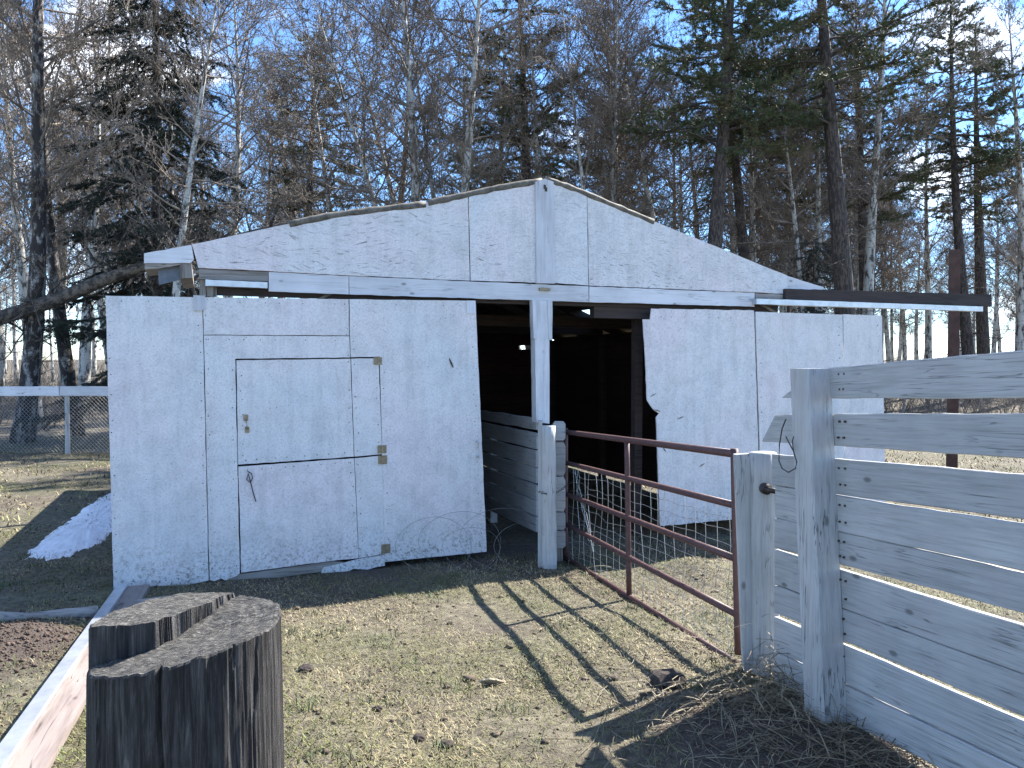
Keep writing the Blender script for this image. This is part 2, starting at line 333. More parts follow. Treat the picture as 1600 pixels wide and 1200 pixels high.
def ground_mat():
    m, n, l, p = newmat('dry_spring_ground')
    v = mapped(n, l, rnd=False)
    a = tex(n, l, v, 0.9, 4, 0.6); b = tex(n, l, v, 14, 6, 0.7); c = tex(n, l, v, 70, 3, 0.7); g = tex(n, l, v, 0.55, 4, 0.6)
    straw = ramp(n, l, b, [(0.30, (0.036, 0.030, 0.022)), (0.5, (0.122, 0.104, 0.072)), (0.68, (0.216, 0.191, 0.130))])
    green = ramp(n, l, b, [(0.32, (0.025, 0.027, 0.012)), (0.65, (0.094, 0.101, 0.043))])
    col = mix(n, l, ramp(n, l, g, [(0.46, 0.0), (0.62, 0.75)]), straw, green)
    dirt = ramp(n, l, c, [(0.3, (0.026, 0.019, 0.016)), (0.7, (0.105, 0.075, 0.060))])
    col = mix(n, l, ramp(n, l, a, [(0.50, 0.0), (0.68, 0.85)]), col, dirt)
    sx = n.new('ShaderNodeSeparateXYZ'); l.new(v, sx.inputs[0])
    dm = None
    for ctr, rad in ((G(25, 1010), 0.62), (G(1250, 1180), 0.9), (G(800, 875), 0.9), (G(480, 905), 1.2), (G(1085, 860), 0.7)):
        dd = n.new('ShaderNodeVectorMath'); dd.operation = 'DISTANCE'; l.new(v, dd.inputs[0]); dd.inputs[1].default_value = (ctr.x, ctr.y, 0)
        w = ramp(n, l, math_(n, l, 'ADD', math_(n, l, 'DIVIDE', dd.outputs['Value'], rad*2), math_(n, l, 'MULTIPLY', math_(n, l, 'SUBTRACT', b, 0.5), 0.35)), [(0.28, 1.0), (0.55, 0.0)])
        dm = w if dm is None else math_(n, l, 'MAXIMUM', dm, w)
    col = mix(n, l, math_(n, l, 'MULTIPLY', dm, 0.9), col, dirt)
    leaf = ramp(n, l, tex(n, l, v, 5, 5, 0.75), [(0.35, (0.056, 0.044, 0.034)), (0.6, (0.176, 0.148, 0.108))])    # leaf litter under the wood
    far = ramp(n, l, math_(n, l, 'ADD', math_(n, l, 'MULTIPLY', sx.outputs[1], 0.01), math_(n, l, 'MULTIPLY', a, 0.06)), [(0.20, 0.0), (0.26, 0.8)])
    col = mix(n, l, far, col, leaf)
    l.new(col, p.inputs['Base Color']); p.inputs['Roughness'].default_value = 0.95
    bump(n, l, p, c, 0.9, 0.02)
    return m
M['ground'] = ground_mat()
gme = mesh('ground', gv.tolist(), gf.tolist(), 'ground', True)
tag(link('ground', gme), kind='structure')
def gz(x, y): return float(gh(x, y))

# ------------------------------------------------------------------ barn
barn = thing('barn', 'white strand board barn with low gable roof and big sliding doors', 'barn', MB_)
def bp(name, poly, v0, v1, mat, parent=None, amp=0.0025, step=0.07):
    return MB().prism(rough(poly, step, amp), v0, v1).build(name, mat, parent or barn, MB_)
def Bp(pts, v): return [B(x, y, v) for x, y in pts]
GV = 0.05
for pts in ([(300, 382), (480, 343), (731, 306), (734, 438.5), (545, 430), (418, 423), (310, 418)],
            [(733, 306), (837.5, 286), (839, 441.5), (735.5, 438.5)],
            [(865, 285), (917, 305), (919.5, 446), (866, 442)],
            [(918, 305.5), (1020, 345), (1231, 431), (1231, 459), (1180, 456.5), (920.5, 446)]):
    bp('gable_panel', Bp(pts, GV), GV, GV+0.02, 'gable')
bp('centre_batten', Bp([(837, 284), (851, 279), (865, 284), (867, 443), (839, 442.5)], GV-0.03), GV-0.03, GV+0.01, 'trim_z')
for pts in ([(420, 425), (544.5, 431.5), (545, 460), (420, 455)], [(545.5, 431.6), (919.5, 447.5), (920, 472), (546, 460)],
            [(921, 447.6), (1179, 457.5), (1179, 479), (921, 472)]):
    bp('fascia_board', Bp(pts, GV-0.005), GV-0.005, GV+0.03, 'trim_x')
bp('worn_strip', Bp([(311, 420), (419, 425), (419, 439.5), (311, 436)], GV), GV, GV+0.035, 'bare_x')
bp('track_cover', Bp([(321, 436.5), (418, 441), (418, 450.5), (321, 446.5)], GV-0.04), GV-0.04, GV+0.03, 'tin')
bp('worn_strip', Bp([(1181, 458.5), (1229, 460), (1229, 467), (1181, 466)], GV), GV, GV+0.035, 'bare_x')
bp('eave_board', Bp([(225, 396), (299, 382.5), (303, 405), (297, 411), (225, 411)], GV-0.01), GV-0.01, GV+0.03, 'trim_x')
bp('eave_board', Bp([(1230, 431), (1287, 449), (1287, 453), (1230, 458)], GV+0.01), GV+0.01, GV+0.05, 'trim_x')
bp('lookout_beam', Bp([(226, 411.5), (296, 411.5), (250, 419), (226, 421)], GV), GV, GV+0.5, 'bare_x')
bp('beam_end', Bp([(280, 412), (299, 410), (301, 434), (282, 435)], GV), GV, GV+0.9, 'bare_z')
bp('tin_scrap', Bp([(247, 420), (281, 415), (282, 437), (248, 445)], GV+0.06), GV+0.06, GV+0.075, 'tin_blue')
bp('door_jamb', Bp([(312, 437), (320.5, 437), (322, 463), (312, 463)], GV+0.05), GV+0.05, GV+0.14, 'bare_z')
bp('door_jamb', Bp([(322, 447), (338, 448), (339, 463), (323, 463)], GV+0.06), GV+0.06, GV+0.12, 'bare_z')
nm = MB()
for (px, py) in ((851, 292), (853, 296)): u, z = B(px, py, GV-0.03); nm.box(u-.012, u+.012, GV-.036, GV-.029, z-.02, z+.02)
nm.build('stain_knot', 'nail', barn, MB_)
u, z = B(850, 452, GV); MB().box(u-.06, u+.06, GV-.03, GV-.004, z-.015, z+.012).build('latch_plate', 'brass', barn, MB_)
# sizes of the shell
uA, zA = B(851, 285, GV); uL = B(303, 400, GV)[0]; uRr = B(1228, 440, GV)[0]; DEP = 6.4; ZE = 2.42; ZL = 1.92        # left eave, unseen, set lower to shape its shadow on the lawn
# roof, with openings where light falls in
def slope(name, sgn, ue, hole):
    ze = ZE if sgn > 0 else ZL; L = math.hypot(ue-uA, zA-ze); du, dz = (ue-uA)/L, (ze-zA)/L
    P = lambda s, v, o: (uA+du*s-dz*o*(1 if du > 0 else -1)*(-1 if False else 1)*0, v, zA+dz*s+o)
    V0, V1 = 0.10, DEP+0.3
    (h0, h1, k0, k1) = hole
    strips = [(0, h0, V0, V1), (h1, L, V0, V1), (h0, h1, V0, k0), (h0, h1, k1, V1)]
    for (s0, s1, v0, v1) in strips:
        k = max(1, int(round((s1-s0)/0.9)))
        for q in range(k):
            a, b = s0+(s1-s0)*q/k+0.004, s0+(s1-s0)*(q+1)/k-0.004
            MB().add([P(a, v0, -.03), P(b, v0, -.03), P(b, v1, -.03), P(a, v1, -.03), P(a, v0, 0.0), P(b, v0, 0.0), P(b, v1, 0.0), P(a, v1, 0.0)],
                     [(0,3,2,1),(4,5,6,7),(0,1,5,4),(1,2,6,5),(2,3,7,6),(3,0,4,7)]).build('roof_sheet', 'rooftop', barn, MB_)
    for v in (0.35, 1.5, 2.65, 3.8, 4.95, 6.1):
        MB().add([P(0.02, v, -.17), P(L-.02, v, -.17), P(L-.02, v+.045, -.17), P(.02, v+.045, -.17), P(.02, v, -.034), P(L-.02, v, -.034), P(L-.02, v+.045, -.034), P(.02, v+.045, -.034)],
                 [(0,3,2,1),(4,5,6,7),(0,1,5,4),(1,2,6,5),(2,3,7,6),(3,0,4,7)]).build('rafter', 'bare_y', barn, MB_)
slope('left', -1, uL-0.02, (1.0, 1.75, 5.1, 5.7))
def roof_spot(px, py):                       # where a line of sight meets the right roof slope: (distance down the slope, depth)
    for k in range(640):
        v = .2+k*.01; u, z = B(px, py, v); ue = uRr+.15
        if z >= zA+(ZE-zA)*(u-uA)/(ue-uA)-.05: return math.hypot(u-uA, (zA-ZE)*(u-uA)/(ue-uA)), v
    return 2.4, 5.0
hs_, hv_ = roof_spot(920, 494)
slope('right', 1, uRr+0.15, (hs_-.16, hs_+.14, hv_-.3, hv_+.25))
# rolled tin along the gable edge
def Bw(px, py, v): u, z = B(px, py, v); return (u, v, z)
for pts, r in (([(846, 283), (780, 294), (715, 308), (668, 318)], 0.036), ([(664, 320), (590, 328), (520, 337), (452, 351)], 0.036), ([(852, 280), (900, 297), (960, 322), (1020, 347)], 0.035)):
    q = []
    for i in range(len(pts)-1):
        for k in range(6):
            t = k/6; q.append((pts[i][0]*(1-t)+pts[i+1][0]*t, pts[i][1]*(1-t)+pts[i+1][1]*t-0.3*math.sin(k*2.1)))
    q.append(pts[-1])
    MB().tube([Bw(x, y, GV+0.02) for x, y in q], [r*random.uniform(.85, 1.12) for _ in q], 8).build('roof_edge_roll', 'tin_old', barn, MB_, True)
MB().box(uA-.16, uA+.0, 0.08, DEP, zA-.004, zA+.014).build('ridge_cap', 'tin_old', barn, MB_)
# walls of red planks
def plank_wall(axis, c, a0, a1, z1, mat, skip=None):
    z = 0.06
    while z < z1-0.05:
        h = min(0.185, z1-z)
        o = random.uniform(-.004, .004)+(.0 if int(z/.185) % 2 else .018)
        if axis == 'u': MB().box(c+o, c+o+.025, a0, a1, z, z+h+.015).build('plank', mat, barn, MB_)
        else: MB().box(a0, a1, c+o, c+o+.025, z, z+h+.015).build('plank', mat, barn, MB_)
        z += h
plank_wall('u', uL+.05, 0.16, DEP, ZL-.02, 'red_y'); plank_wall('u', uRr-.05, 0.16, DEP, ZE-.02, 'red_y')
g0, g1 = B(812, 545, DEP)[0], B(864, 545, DEP)[0]; zh0, zh1 = B(830, 546, DEP)[1], B(830, 540, DEP)[1]     # break added in the back gable, its glimmer stands for lit boards
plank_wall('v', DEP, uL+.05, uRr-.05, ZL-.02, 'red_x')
rz = lambda u: (zA+(ZL-zA)*(uA-u)/(uA-uL) if u < uA else zA+(ZE-zA)*(u-uA)/(uRr+.15-uA))-.05
for poly in ([(uL+.05, ZL-.03), (g0, ZL-.03), (g0, rz(g0)), (uL+.05, ZL-.03+.04)] if g0 < uA else [(uL+.05, ZL-.03), (g0, ZL-.03), (g0, rz(g0)), (uA, zA-.05), (uL+.05, ZL+.01)],
             [(g0, ZL-.03), (g1, ZL-.03), (g1, zh0), (g0, zh0)], [(g0, zh1), (g1, zh1), (g1, rz(g1)), (g0, rz(g0))] if not g0 < uA < g1 else [(g0, zh1), (g1, zh1), (g1, rz(g1)), (uA, zA-.05), (g0, rz(g0))],
             [(g1, ZL-.03), (uRr-.05, ZL-.03), (uRr-.05, rz(uRr-.05)), (g1, rz(g1))] if g1 > uA else [(g1, ZL-.03), (uRr-.05, ZL-.03), (uRr-.05, rz(uRr-.05)), (uA, zA-.05), (g1, rz(g1))]):
    MB().prism(poly, DEP+.03, DEP+.05).build('back_gable', 'red_x', barn, MB_)
for uu in (uL+.12, uRr-.18):
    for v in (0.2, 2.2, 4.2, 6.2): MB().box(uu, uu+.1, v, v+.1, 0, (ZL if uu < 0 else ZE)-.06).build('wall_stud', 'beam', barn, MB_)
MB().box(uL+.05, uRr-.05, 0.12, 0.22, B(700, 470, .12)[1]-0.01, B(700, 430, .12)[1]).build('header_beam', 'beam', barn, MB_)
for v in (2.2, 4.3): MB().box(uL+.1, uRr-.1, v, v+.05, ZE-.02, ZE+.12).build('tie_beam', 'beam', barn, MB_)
u0, z1 = B(1004, 478, .16); u1, z0 = B(1019, 499, .16)
MB().box(u0-.6, u1, .14, .24, z0, z1+.05).build('beam_end', 'beam', barn, MB_)
u0, _ = B(993, 560, .3); MB().box(u0, u0+.09, .3, .39, 0, ZE).build('inner_stud', 'beam', barn, MB_)
# centre post
cp = bp('centre_post', Bp([(835, 469), (858.5, 470), (858.5, 662), (838, 660)], 0.03), 0.03, 0.14, 'trim_z', amp=0.0015)
bp('post_side', Bp([(832, 469), (837, 469), (839.5, 530), (834, 529)], 0.02), 0.02, 0.10, 'trim_z')
bp('post_side', Bp([(856, 470), (863, 470), (863, 531), (857.5, 531)], 0.02), 0.02, 0.10, 'trim_z')

# left sliding door with a two-leaf stable door in it
ld = link('sliding_door', None, barn, MB_); ld['label'] = 'large white sliding door with two leaf stable hatch'
def dp(name, pts, v0=0.0, th=0.014, mat='door', amp=0.002, par=ld): return bp(name, Bp(pts, v0), v0, v0+th, mat, par, amp)
dp('panel', [(165, 462), (316, 464.5), (326, 907), (300, 913), (250, 918), (177.5, 925)])
dp('panel', [(317.5, 464.5), (544.5, 467.5), (545.5, 524), (318.5, 523)])
dp('panel', [(318.6, 524.3), (545.5, 525.3), (547, 558.5), (367.5, 560.5), (374.5, 896), (372, 899), (352, 907), (346, 904), (335, 908), (327.5, 906)])
dp('panel', [(546, 467.5), (743, 470), (760.5, 862), (601.5, 878), (593.5, 557), (548, 558.2), (546.8, 524)])
dp('hatch_panel', [(369.5, 563), (547.5, 560.5), (553, 713.5), (372, 726)], 0.006)
dp('hatch_panel', [(548.7, 560.5), (591.5, 559.5), (597, 709.5), (554, 713.4)], 0.004)
dp('hatch_panel', [(372.5, 729), (553.2, 716), (560, 872), (520, 876), (377, 895)], 0.005)
dp('hatch_panel', [(554.3, 716), (597.2, 712), (601, 865.5), (561, 871.8)], 0.003)
dp('chewed_flap', [(506, 887), (540, 879), (560, 873.5), (601, 867), (601.5, 884), (575, 890), (552, 889), (536, 897), (514, 905), (504, 902), (502, 893)], -0.004, 0.016, 'door', 0.006)
dp('bottom_rail', [(352, 904), (376, 897), (520, 877), (545, 879), (500, 894), (372, 911)], 0.018, 0.035, 'bare_x')
dp('capping_block', [(302, 461), (320.5, 462), (320.5, 482), (315, 486), (303, 485)], -0.02, 0.02, 'trim_z')
dp('capping_block', [(729, 469.5), (743, 469.7), (744, 490), (730, 490)], -0.012, 0.012, 'trim_z')
for pts in ([(170, 470), (742, 478), (744, 510), (172, 505)], [(182, 880), (756, 830), (757, 850), (182, 912)], [(165, 470), (190, 470), (200, 905), (178, 910)], [(715, 480), (742, 480), (757, 850), (730, 850)],
            [(305, 480), (335, 480), (345, 890), (318, 890)], [(600, 560), (630, 560), (640, 850), (606, 850)], [(345, 540), (365, 540), (372, 890), (350, 890)], [(365, 545), (600, 545), (600, 556), (365, 556)], [(337, 512), (531, 514), (531, 536), (337, 535)], [(532, 480), (560, 480), (562, 544), (533, 544)]):  # last two added unseen behind the seams to stop slivers of daylight
    dp('backing_or_light_stop', pts, 0.022, 0.04, 'bare_x')
def hinge(x0, y0, x1, y1, par=ld):
    p = Bp([(x0, y0), (x1, y0), (x1, y1), (x0, y1)], -0.006); u0 = p[0][0]; u1 = p[1][0]; z0, z1 = p[2][1], p[0][1]
    m = MB().box(u0, u1, -.005, -.001, z0, z1).tube([((u0+u1)/2, -.008, z0), ((u0+u1)/2, -.008, z1)], .007, 6)
    return m.build('hinge', 'brass', par, MB_)
hinge(584, 558, 597, 570); hinge(590, 696, 604, 708); hinge(591, 712, 605, 725); hinge(596, 851, 610, 864)
def handle(px0, py0, px1, py1, mat, depth=0.04, plates=True, par=ld, r=0.008):
    u0, z0 = B(px0, py0); u1, z1 = B(px1, py1); m = MB()
    m.tube([(u0, 0, z0), (u0, -depth, z0-.015), (u1, -depth, z1+.015), (u1, 0, z1)], r, 6)
    if plates: m.box(u0-.018, u0+.018, -.004, .001, z0-.02, z0+.035).box(u1-.018, u1+.018, -.004, .001, z1-.035, z1+.02)
    return m.build('handle', mat, par, MB_)
handle(745, 688, 746, 714, 'tin', 0.045, True, ld, 0.010)
handle(384, 654, 386, 670, 'brass', 0.03, True, ld, 0.006)
u, z = B(389, 745); MB().tube([(u-.012, -.012, z+.05), (u+.02, -.014, z+.03), (u+.03, -.012, z-.01), (u+.01, -.016, z-.05), (u-.02, -.014, z-.02), (u-.008, -.014, z+.03), (u+.012, -.012, z-.04), (u+.03, -.012, z-.13), (u+.055, -.012, z-.22)], .005, 5).build('string_pull', 'darkwire', ld, MB_)
u, z = B(705, 568); MB().tube([(u-.02, -.004, z+.05), (u, -.006, z), (u+.02, -.004, z-.04)], [.004, .010, .004], 5).build('gouge_mark', 'nail', ld, MB_)
nl = MB()
def nails(p0, p1, k, par_mb, j=1.5):
    for i in range(k):
        t = (i+random.uniform(.2, .8))/k; u, z = B(p0[0]+(p1[0]-p0[0])*t+random.uniform(-j, j), p0[1]+(p1[1]-p0[1])*t); r = random.uniform(.0026, .0046)
        par_mb.box(u-r, u+r, -.002, .004, z-r, z+r)
for a, b, k in (((170, 480), (182, 910), 14), ((311, 490), (320, 900), 16), ((322, 480), (331, 900), 14), ((540, 475), (554, 860), 18), ((551, 475), (566, 860), 18), ((736, 490), (752, 850), 16), ((600, 570), (607, 860), 12),
                ((362, 570), (369, 890), 12), ((376, 575), (381, 720), 7), ((588, 575), (592, 700), 6), ((380, 735), (550, 722), 9), ((375, 720), (545, 707), 8), ((320, 530), (540, 532), 9), ((180, 915), (320, 900), 8), ((565, 868), (755, 855), 10), ((180, 470), (740, 478), 16)):
    nails(a, b, k, nl)
tag(nl.build('nail_heads', 'nail', ld, MB_), kind='stuff')
# right sliding door
rd = link('sliding_door', None, barn, MB_); rd['label'] = 'white sliding door with chewed ragged edge'
dr = lambda name, pts, v0=0.0, th=0.014, mat='door', amp=0.002: dp(name, pts, v0, th, mat, amp, rd)
dr('panel', [(1018, 482), (1178, 485), (1184.5, 690), (1186, 806), (1143, 812), (1031.5, 822), (1025.5, 652), (1030, 646), (1022, 641), (1016, 633), (1011, 625), (1008.5, 560), (1004.5, 499), (1016, 499)], 0.0, 0.014, 'door', 0.004)
dr('panel', [(1180.5, 487), (1316.5, 491.5), (1321, 792), (1188, 806), (1187, 690), (1182, 540)], 0.008)
dr('panel', [(1317.7, 491), (1378, 493), (1384, 787), (1322, 792)], 0.004)
dr('edge_rail', [(1027, 652), (1033, 652), (1038, 818), (1033, 820)], -0.004+0.02, 0.04, 'bare_z')
for pts in ([(1022, 490), (1376, 498), (1376, 520), (1022, 515)], [(1036, 790), (1380, 762), (1382, 780), (1036, 812)], [(1165, 490), (1195, 490), (1200, 795), (1172, 795)], [(1352, 500), (1374, 500), (1378, 775), (1356, 775)]):
    dr('backing_or_light_stop', pts, 0.024, 0.04, 'bare_x')
for (px, py, dx, dy) in ((1016, 620, 9, -5), (1020, 640, 12, 3), (1058, 655, 10, -4), (1092, 730, 9, -6), (1030, 690, 3, 9), (1036, 700, 4, 6)):
    u, z = B(px, py); u2, z2 = B(px+dx, py+dy); MB().tube([(u, -.001, z), ((u+u2)/2, -.006, (z+z2)/2+.004), (u2, -.001, z2)], [.003, .008, .003], 5).build('splinter', 'bare_x', rd, MB_)
nr = MB()
for a, b, k in (((1022, 495), (1170, 497), 8), ((1172, 500), (1180, 690), 10), ((1188, 500), (1192, 690), 10), ((1310, 500), (1314, 620), 7), ((1372, 505), (1376, 620), 7)): nails(a, b, k, nr)
tag(nr.build('nail_heads', 'nail', rd, MB_), kind='stuff')
# outrigger track to the right: dark beam and galvanised rail
u0, z1 = B(1228, 451, -.02); u1, _ = B(1550, 461, -.02)
tk = link('door_track', None, barn, MB_)
bp('track_beam', Bp([(1228, 451), (1549, 460), (1550, 479), (1228, 469)], 0.0), 0.0, 0.11, 'beam', tk, 0.003)
bp('track_rail', Bp([(1182, 466.5), (1536, 479), (1536, 486.5), (1182, 475)], -0.03), -0.03, 0.07, 'tin', tk, 0.001)

# ------------------------------------------------------------------ stall partition inside the barn
ucp = B(838, 660, .1)[0]
sp_ = thing('stall_partition', 'white plank stall wall running into the dark barn behind the centre post', 'partition', MB_ @ Matrix.Translation((ucp, .16, 0)))
Pn = BR+UD*ucp
def SPh(px, py): return hit(px, py, Pn, UD)
yl = [(652.6, 640.0), (676, 659), (704, 682), (731, 705), (757.5, 727), (782, 749), (808, 771), (833, 792)]
for i in range(7):
    g0, g1 = ((0, 1.2) if i else (0, 4.0))
    TR_, BR_ = SPh(838, yl[i][0]+1), SPh(838, yl[i+1][0]-g1); TL_, BL_ = SPh(752, yl[i][1]+1), SPh(752, yl[i+1][1]-g1*.8)
    board4('plank', TL_+(TL_-TR_)*.9, TR_, BR_, BL_+(BL_-BR_)*.9, -UD, .03, 'white_x', sp_, 18, .005)
for k in (1.4, 3.2):
    MB().box(ucp+.035, ucp+.12, .16+k, .26+k, 0, 1.12).build('upright', 'white_z', sp_, MB_)

# ------------------------------------------------------------------ gate and its posts
GL, GR = Vector((.53, 7.5, 0)), Vector((1.345, 4.6, 0))
gd = (GR-GL).normalized(); gn = Vector((gd.y, -gd.x, 0)); gn = gn if gn.dot(Vector((0, -1, 0))) > 0 or gn.x < 0 else -gn
if gn.x > 0: gn = -gn
def GP(px, py): return hit(px, py, GL, gn)
gate = thing('farm_gate', 'maroon tubular steel farm gate with wire mesh infill', 'gate', Matrix.Translation((GL+GR)/2))
def gtube(name, a, b, r, mat='rust', sides=10, par=gate):
    return MB().tube([a.lerp(b, t/6) for t in range(7)], r, sides).build(name, mat, par, None, True)
railL = [(884, 675), (884, 723), (884, 772), (884, 819), (884, 871)]; railR = [(1148, 709), (1148, 789.5), (1150, 873), (1151, 960), (1150, 1036)]
for i in range(5): gtube('rail', GP(*railL[i]), GP(*railR[i]), 0.022 if i else 0.025)
gtube('upright', GP(883.5, 669), GP(883.5, 882), 0.026); gtube('upright', GP(1147.5, 701), GP(1154, 1022), 0.024)
gtube('upright', GP(979.5, 690), GP(983, 930), 0.022)
def gl(t, s):      # point in the gate: t along, s from rail 1 (second) to rail 4 (bottom)
    return GP(*railL[1]).lerp(GP(*railR[1]), t).lerp(GP(*railL[4]).lerp(GP(*railR[4]), t), s)
wm = MB()
for i in range(1, 22):
    t = i/22+random.uniform(-.006, .006); bow = random.uniform(-.012, .012)*(1.6 if t < .3 else 1)
    wm.tube([gl(min(.99, max(0.01, t+bow*math.sin(s*.785))), s/8)-gn*.03 for s in range(9)], .0019, 4)
for j in range(0, 12):
    s = (j+.3)/12; wm.tube([gl(k/16, min(1, s+random.uniform(-.012, .012)*(2.5 if k < 6 else 1)))-gn*.033 for k in range(17)], .0019, 4)
tag(wm.build('wire_mesh', 'wire', gate), kind='stuff')
# tangled wire by the latch side
tw = MB()
for k in range(3):
    pts = [gl(.05+.05*random.random()+.02*i, .05+i*.1+random.uniform(-.06, .06))-gn*.02 for i in range(8)]; tw.tube(pts, .0022, 4)
tw.build('loose_wire', 'wire', gate)
# latch-side post: flat board, round post and a stack of block ends
lp = thing('latch_post', 'white weathered round post with side board at latch end of gate', 'post', Matrix.Translation((.36, 7.22, 0)))
def round_post(name, base, top, r0, r1, mat, par, hex_=14):
    m = MB(); n = 12; pts = [base.lerp(top, i/n)+Vector((random.uniform(-.002, .002), random.uniform(-.002, .002), 0)) for i in range(n+1)]
    m.tube(pts, [r0+(r1-r0)*i/n+random.uniform(-.002, .002) for i in range(n+1)], hex_); return m.build(name, mat, par, None, True)
a = AT(857, 665, 7.12); b = AT(858.5, 896, 7.12); round_post('round_post', Vector((b.x, 7.12, -.1)), Vector((a.x, 7.12, a.z)), .072, .066, 'white_z', lp)
a = AT(849, 657, 7.2); MB().box(a.x-.05, a.x-.012, 7.12, 7.26, -.05, a.z).build('side_board', 'white_z', lp)
bs = thing('block_post', 'stake stacked with white rounded plank ends between latch post and gate', 'post', Matrix.Translation((.49, 7.36, 0)))
def bl(y0, y1, x0=864.5, x1=883.5):
    p, q = AT(x0, y0, 7.34), AT(x1, y1, 7.34); m = MB(); cx = (p.x+q.x)/2; w = (q.x-p.x)/2; h = p.z-q.z; V = []
    prof = [(-w*.7, 0), (w*.7, 0), (w, h*.12), (w, h*.88), (w*.7, h), (-w*.7, h), (-w, h*.88), (-w, h*.12)]
    m.prism([(cx+a_, q.z+b_) for a_, b_ in prof], 7.34, 7.42); return m.build('plank_end', 'white_x', bs)
for y0, y1 in ((659, 688), (691, 743), (745, 799), (801, 828), (829.5, 856)): bl(y0, y1)
p = AT(870, 660, 7.46); MB().box(p.x-.05, p.x+.06, 7.43, 7.50, -.05, p.z-.02).build('stake', 'bare_z', bs)
ch = MB()
c0, c1 = AT(843, 768, 7.0), AT(886, 757, 7.3)
for i in range(12):
    t = i/11; c = c0.lerp(c1, t)+Vector((0, -.02, -.05*math.sin(math.pi*t))); k = 8; ax = (c1-c0).normalized(); up = Vector((0, 0, 1)) if i % 2 else Vector((.3, -.95, 0))
    ch.tube([c+ax*(.017*math.cos(6.2832*j/k))+up*(.009*math.sin(6.2832*j/k)) for j in range(k+1)], .0035, 4, False)
tag(ch.build('chain', 'iron'), 'rusty chain looped from the latch post to the gate', 'chain')
# hinge-side post
hp = thing('hinge_post', 'cracked white round post with flat board at hinge end of gate', 'post', Matrix.Translation((1.46, 4.42, 0)))
a = AT(1193, 707, 4.42); b = AT(1199, 1092, 4.42); round_post('round_post', Vector((b.x, 4.42, -.12)), Vector((a.x-.005, 4.42, a.z)), .083, .075, 'white_z', hp, 16)
a0, a1 = AT(1148, 710, 4.44), AT(1181, 708, 4.44); b0, b1 = AT(1164, 1088, 4.44), AT(1186, 1088, 4.44)
MB().prism([(b0.x, b0.z-.06), (b1.x+.02, b0.z-.06), (a1.x+.02, a1.z), (a0.x, a0.z)], 4.43, 4.475).build('side_board', 'white_z', hp)
c = AT(1197, 764, 4.32); bo = MB().tube([c+Vector((0, .03, 0)), c+Vector((0, -.012, 0))], .032, 12).tube([c+Vector((-.01, -.005, 0)), c+Vector((.03, -.04, -.004)), c+Vector((.08, -.045, -.012))], .016, 8).tube([c+Vector((.06, -.045, -.008)), c+Vector((.085, -.047, -.014))], .021, 6)
bo.build('hinge_bolt', 'iron', hp, None, True)
# ------------------------------------------------------------------ plank fence on the right
FK = .292; FP = Vector((1.36, 4.6, 0)); fd = Vector((FK, -1, 0)).normalized(); fn = Vector((-1, -FK, 0)).normalized()
def FH(px, py, off=0.0): return hit(px, py, FP+fn*off, fn)
fence = thing('plank_fence', 'tall white plank fence running from the gate past the camera', 'fence', Matrix.Translation(FP+fd*.8))
rows = [((574, 622.5), (548, 621)), ((645.6, 697), (643, 716)), ((716, 769), (742, 813.5)), ((771.5, 826), (818, 893.5)), ((827.5, 877), (895.5, 960)),
        ((884, 942.5), (977, 1052)), ((944, 992), (1054, 1120)), ((998, 1055.5), (1127, 1202.5)), ((1057, 1111), (1204, 1266))]
lefts = [1222, 1190, 1207, 1211, 1211, 1211, 1211, 1211, 1211]
for (l_, r_), lx in zip(rows, lefts):
    TL0, BL0, TR0, BR0 = FH(1290, l_[0]), FH(1290, l_[1]), FH(1600, r_[0]), FH(1600, r_[1])
    Lp = FH(lx, 700); t0 = (Lp-TL0).dot(fd)/((TR0-TL0).dot(fd))
    ext = 2.05
    TLx, BLx = TL0+(TR0-TL0)*t0, BL0+(BR0-BL0)*t0; TRx, BRx = TL0+(TR0-TL0)*ext, BL0+(BR0-BL0)*ext
    if lx == 1222: TLx = TLx+fd*.05; 
    if lx == 1190: TLx = TLx+fd*.12
    if lx == 1222: TLx, BLx = TL0+(TR0-TL0)*(t0*.1), BLx
    board4('plank', TLx, TRx, BRx, BLx, fn, .028, 'white_x', fence, 26, .0018)
def fpost(px_tl, px_tr, py_t, px_bl, px_br, py_b, off, th, name='post'):
    a, b, c, d = FH(px_tl, py_t, off), FH(px_tr, py_t, off), FH(px_br, py_b, off), FH(px_bl, py_b, off)
    o = (a+b)/2; m = MB(); V = []
    for q in (0, 1):
        for p in (a, b, c, d): V.append(p-fn*(th*q))
    m.add(V, [(0, 1, 2, 3), (7, 6, 5, 4), (0, 4, 5, 1), (1, 5, 6, 2), (2, 6, 7, 3), (3, 7, 4, 0)]); return m
# square post, its faces bevelled
n_ = 16; pm = MB(); top = FH(1246, 576, .14); bot = FH(1274, 1148, .14); bot.z = -.06
wd = .070
for i in range(n_+1):
    t = i/n_; c = top.lerp(bot, t)-fn*.07; w = wd*(1+.06*t)+random.uniform(-.002, .002); h = .07
    for (sx, sy) in ((-1, .85), (-.85, 1), (.80, 1), (1, .8), (1, -1), (-1, -1)):
        q = c+fd*(w*sx)+fn*(h*sy); pm.V.append((q.x, q.y, q.z))
for i in range(n_):
    for j in range(6): j2 = (j+1) % 6; pm.F.append((i*6+j, i*6+j2, (i+1)*6+j2, (i+1)*6+j))
pm.F.append((5, 4, 3, 2, 1, 0)); pm.F.append(tuple(n_*6+j for j in range(6)))
pm.build('post', 'white_z', fence)
for s in (2.9,):
    c = FP+fd*s; MB().box(-.07, .07, -.07, .07, -.1, 1.95).build('post', 'white_z', fence, Matrix.Translation(c+fn*.10) @ Matrix.Rotation(math.atan2(fd.y, fd.x), 4, 'Z'))
fnl = MB()
